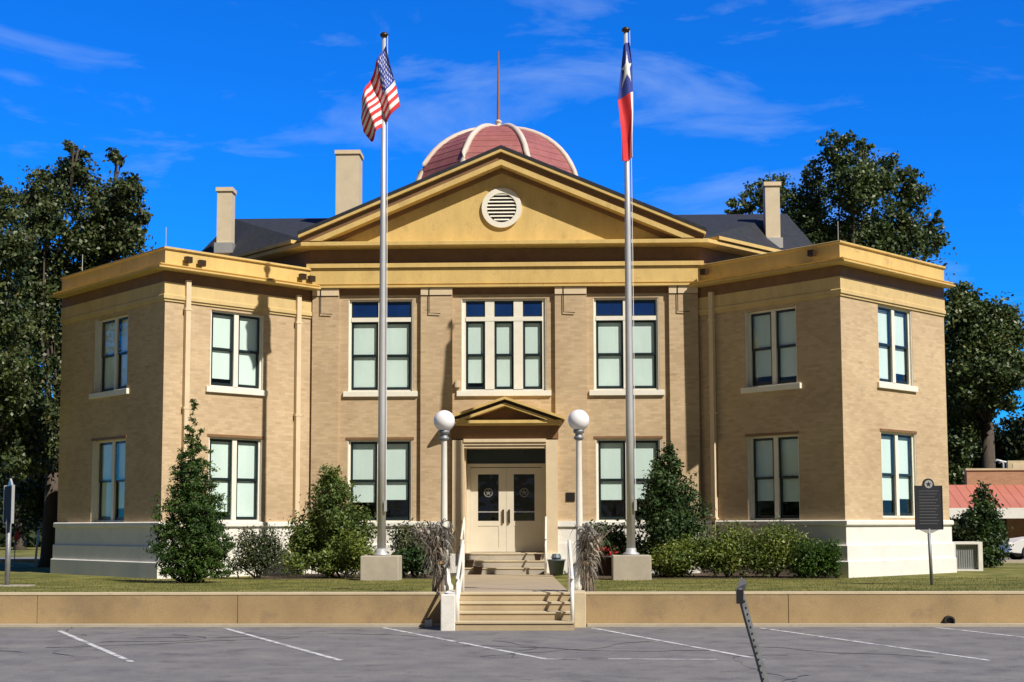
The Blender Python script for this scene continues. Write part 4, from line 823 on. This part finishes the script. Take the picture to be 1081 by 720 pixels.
rs = [o for o in col.objects if o.name.startswith('roof_sign')][0]; MB().bx(x-.35, x+2.2, SY+.9, SY+1.15, 3.9, 4.42).build('sign_box', M['capc'], rs); MB().bx(x-.15, x+2.0, SY+.885, SY+.9, 4.05, 4.3).build('sign_face', M['sand'], rs); MB().bx(x, x+.08, SY+.95, SY+1.05, 3.1, 3.9).bx(x+1.8, x+1.88, SY+.95, SY+1.05, 3.1, 3.9).build('sign_legs', M['galv'], rs)
for i, px in enumerate((1059, 1064)):
    xx = at(px, 500, SY+1)[0]; rv = empty('roof_vent', (xx, SY+1, 3.2), ('bent grey vent pipe on the shop roof, left one of the pair', 'bent grey vent pipe on the shop roof next to the sign box')[i], 'vent pipe', 'vent pipes on the shop roof'); MB().tube([(xx, SY+1, 3.1), (xx, SY+1, 4.30-.05*i), (xx-.06, SY+1, 4.40-.05*i), (xx-.25, SY+1, 4.45-.05*i), (xx-.36, SY+1, 4.36-.05*i)], .05, 8).build('pipe', M['steel'], rv, True); MB().lathe([(.1, 3.1), (.1, 3.3), (.06, 3.35)], (xx, SY+1), 10).build('flashing_collar', M['galv'], rv)
# white parked car (facing left), partly cut by the right edge of the photo
cx0 = at(1058, 590, 11.5)[0]; cy = 11.8; r = empty('parked_car', (cx0+2.2, cy, .43), 'white parked car in front of the red canopied shop', 'car'); z0 = .43
F = Fr((cx0, cy-.85), (1, 0), (0, -1))
body_p = [(.05, .32), (.12, .62), (.5, .78), (1.25, .88), (3.6, .92), (4.25, .86), (4.35, .55), (4.3, .3), (3.95, .26)]+[(3.55+.36*math.cos(t), .28+.36*math.sin(t)) for t in [PI*i/8 for i in range(9)]]+[(1.25, .24)]+[(.85+.36*math.cos(t), .28+.36*math.sin(t)) for t in [PI*i/8 for i in range(9)]]
bo = MB().prism([(a, z_+z0) for a, z_ in body_p], -1.7, 0, F).build('body', M['carw'], r); bevel(bo, .04)
cab = [(1.2, .88), (1.85, 1.36), (3.1, 1.40), (3.85, .92)]; MB().prism([(a, z_+z0) for a, z_ in cab], -1.55, -.15, F).build('cabin_glass', M['glass_dark'], r); MB().prism([(1.8, 1.36+z0), (3.15, 1.40+z0), (3.1, 1.44+z0), (1.9, 1.41+z0)], -1.5, -.2, F).build('roof', M['carw'], r)
MB().prism([(1.3, .9+z0), (1.84, 1.34+z0), (3.06, 1.38+z0), (3.7, .94+z0)], -1.5, -.2, F).build('cabin_interior', M['interior'], r)
for a, d in ((.85, -.02), (3.55, -.02), (.85, -1.5), (3.55, -1.5)):
    c = F(a, d, z0+.31); w_ = MB().prism([(a+.31*math.cos(2*PI*j/20), z0+.31+.31*math.sin(2*PI*j/20)) for j in range(20)], d-.2, d, F).build('wheel', M['rubber'], r); MB().prism([(a+.18*math.cos(2*PI*j/16), z0+.31+.18*math.sin(2*PI*j/16)) for j in range(16)], d, d+.01, F).build('rim', M['silver'], w_)
MB().box(.06, .2, -.45, -.12, z0+.55, z0+.68, F).build('headlight', M['globe'], r); MB().box(.06, .2, -1.58, -1.25, z0+.55, z0+.68, F).build('headlight', M['globe'], r)

# ------------------------------------------------------------------ light, sky, camera
SAZ, SEL = 44.7, 45.      # towards the sun: right of the facade normal, elevation
sd_ = np.array([math.sin(math.radians(SAZ))*math.cos(math.radians(SEL)), -math.cos(math.radians(SAZ))*math.cos(math.radians(SEL)), math.sin(math.radians(SEL))])
from mathutils import Vector
su = bpy.data.lights.new('sun', 'SUN'); su.energy = 5.0; su.angle = math.radians(.5); su.color = (1, .94, .84)
so = bpy.data.objects.new('sun', su); col.objects.link(so); so.rotation_euler = Vector(sd_).to_track_quat('Z', 'Y').to_euler()
w = bpy.data.worlds.new('World'); scene.world = w; w.use_nodes = True; N, L = w.node_tree.nodes, w.node_tree.links; bg = N['Background']; bg.inputs[1].default_value = .05
sk = N.new('ShaderNodeTexSky'); sk.sky_type = 'NISHITA'; sk.sun_disc = False; sk.sun_elevation = math.radians(SEL); sk.sun_rotation = math.radians(180-SAZ)
sk.altitude = 0; sk.air_density = 1.0; sk.dust_density = .3; sk.ozone_density = 3.5
hs = N.new('ShaderNodeHueSaturation'); hs.inputs['Saturation'].default_value = 1.1; hs.inputs['Value'].default_value = 1.0; L.new(sk.outputs[0], hs.inputs['Color'])
tc = N.new('ShaderNodeTexCoord')
sx = N.new('ShaderNodeSeparateXYZ'); L.new(tc.outputs['Generated'], sx.inputs[0])
mp = N.new('ShaderNodeMapping'); mp.inputs['Rotation'].default_value = (0, math.radians(14), math.radians(8)); mp.inputs['Scale'].default_value = (2.6, 1.2, 9.5); mp.inputs['Location'].default_value = (.35, 0, .2); L.new(tc.outputs['Generated'], mp.inputs[0])
cn_ = N.new('ShaderNodeTexNoise'); cn_.inputs['Scale'].default_value = 2.1; cn_.inputs['Detail'].default_value = 8; cn_.inputs['Roughness'].default_value = .58; cn_.inputs['Distortion'].default_value = .5; L.new(mp.outputs[0], cn_.inputs['Vector'])
cr = N.new('ShaderNodeValToRGB'); cr.color_ramp.elements[0].position = .51; cr.color_ramp.elements[1].position = .82; cr.color_ramp.elements[0].color = (0, 0, 0, 1); cr.color_ramp.elements[1].color = (.55, .55, .55, 1); L.new(cn_.outputs[0], cr.inputs[0])
mx = N.new('ShaderNodeMix'); mx.data_type = 'RGBA'; L.new(cr.outputs[0], mx.inputs[0]); L.new(hs.outputs[0], mx.inputs[6]); mx.inputs[7].default_value = (7.5, 10.5, 16.0, 1); 
# sky tinted blue ahead; unseen half behind the camera dimmed to cut the fill
mr = N.new('ShaderNodeMapRange'); mr.inputs[1].default_value = -.25; mr.inputs[2].default_value = .45; L.new(sx.outputs[1], mr.inputs[0])
tm = N.new('ShaderNodeMix'); tm.data_type = 'RGBA'; L.new(mr.outputs[0], tm.inputs[0]); tm.inputs[6].default_value = (.30, .25, .21, 1); tm.inputs[7].default_value = (.10, 1.46, 3.45, 1)
ml = N.new('ShaderNodeMix'); ml.data_type = 'RGBA'; ml.blend_type = 'MULTIPLY'; ml.inputs[0].default_value = 1; L.new(hs.outputs[0], ml.inputs[6]); L.new(tm.outputs[2], ml.inputs[7]); L.new(ml.outputs[2], mx.inputs[6])
L.new(mx.outputs[2], bg.inputs[0])

cd = bpy.data.cameras.new('camera'); co = bpy.data.objects.new('camera', cd); col.objects.link(co); scene.camera = co
cd.sensor_width = 36; cd.lens = FPX/1081*36; cd.clip_end = 5000; cd.clip_start = .1; cd.shift_y = (CY-360)/1081; cd.shift_x = 0
co.location = CAM.tolist()
from mathutils import Matrix
R = Matrix(((CR[0], CU[0], -CF[0]), (CR[1], CU[1], -CF[1]), (CR[2], CU[2], -CF[2]))) @ Matrix.Rotation(math.radians(-ROLL), 3, 'Z')
co.rotation_euler = R.to_euler()
scene.render.resolution_x, scene.render.resolution_y = 1024, 682
scene.view_settings.view_transform = 'Standard'; scene.view_settings.look = 'None'; scene.view_settings.exposure = .22; scene.view_settings.gamma = 1
scene.render.engine = 'CYCLES'; scene.cycles.max_bounces = 6; scene.cycles.diffuse_bounces = 3; scene.cycles.transparent_max_bounces = 12
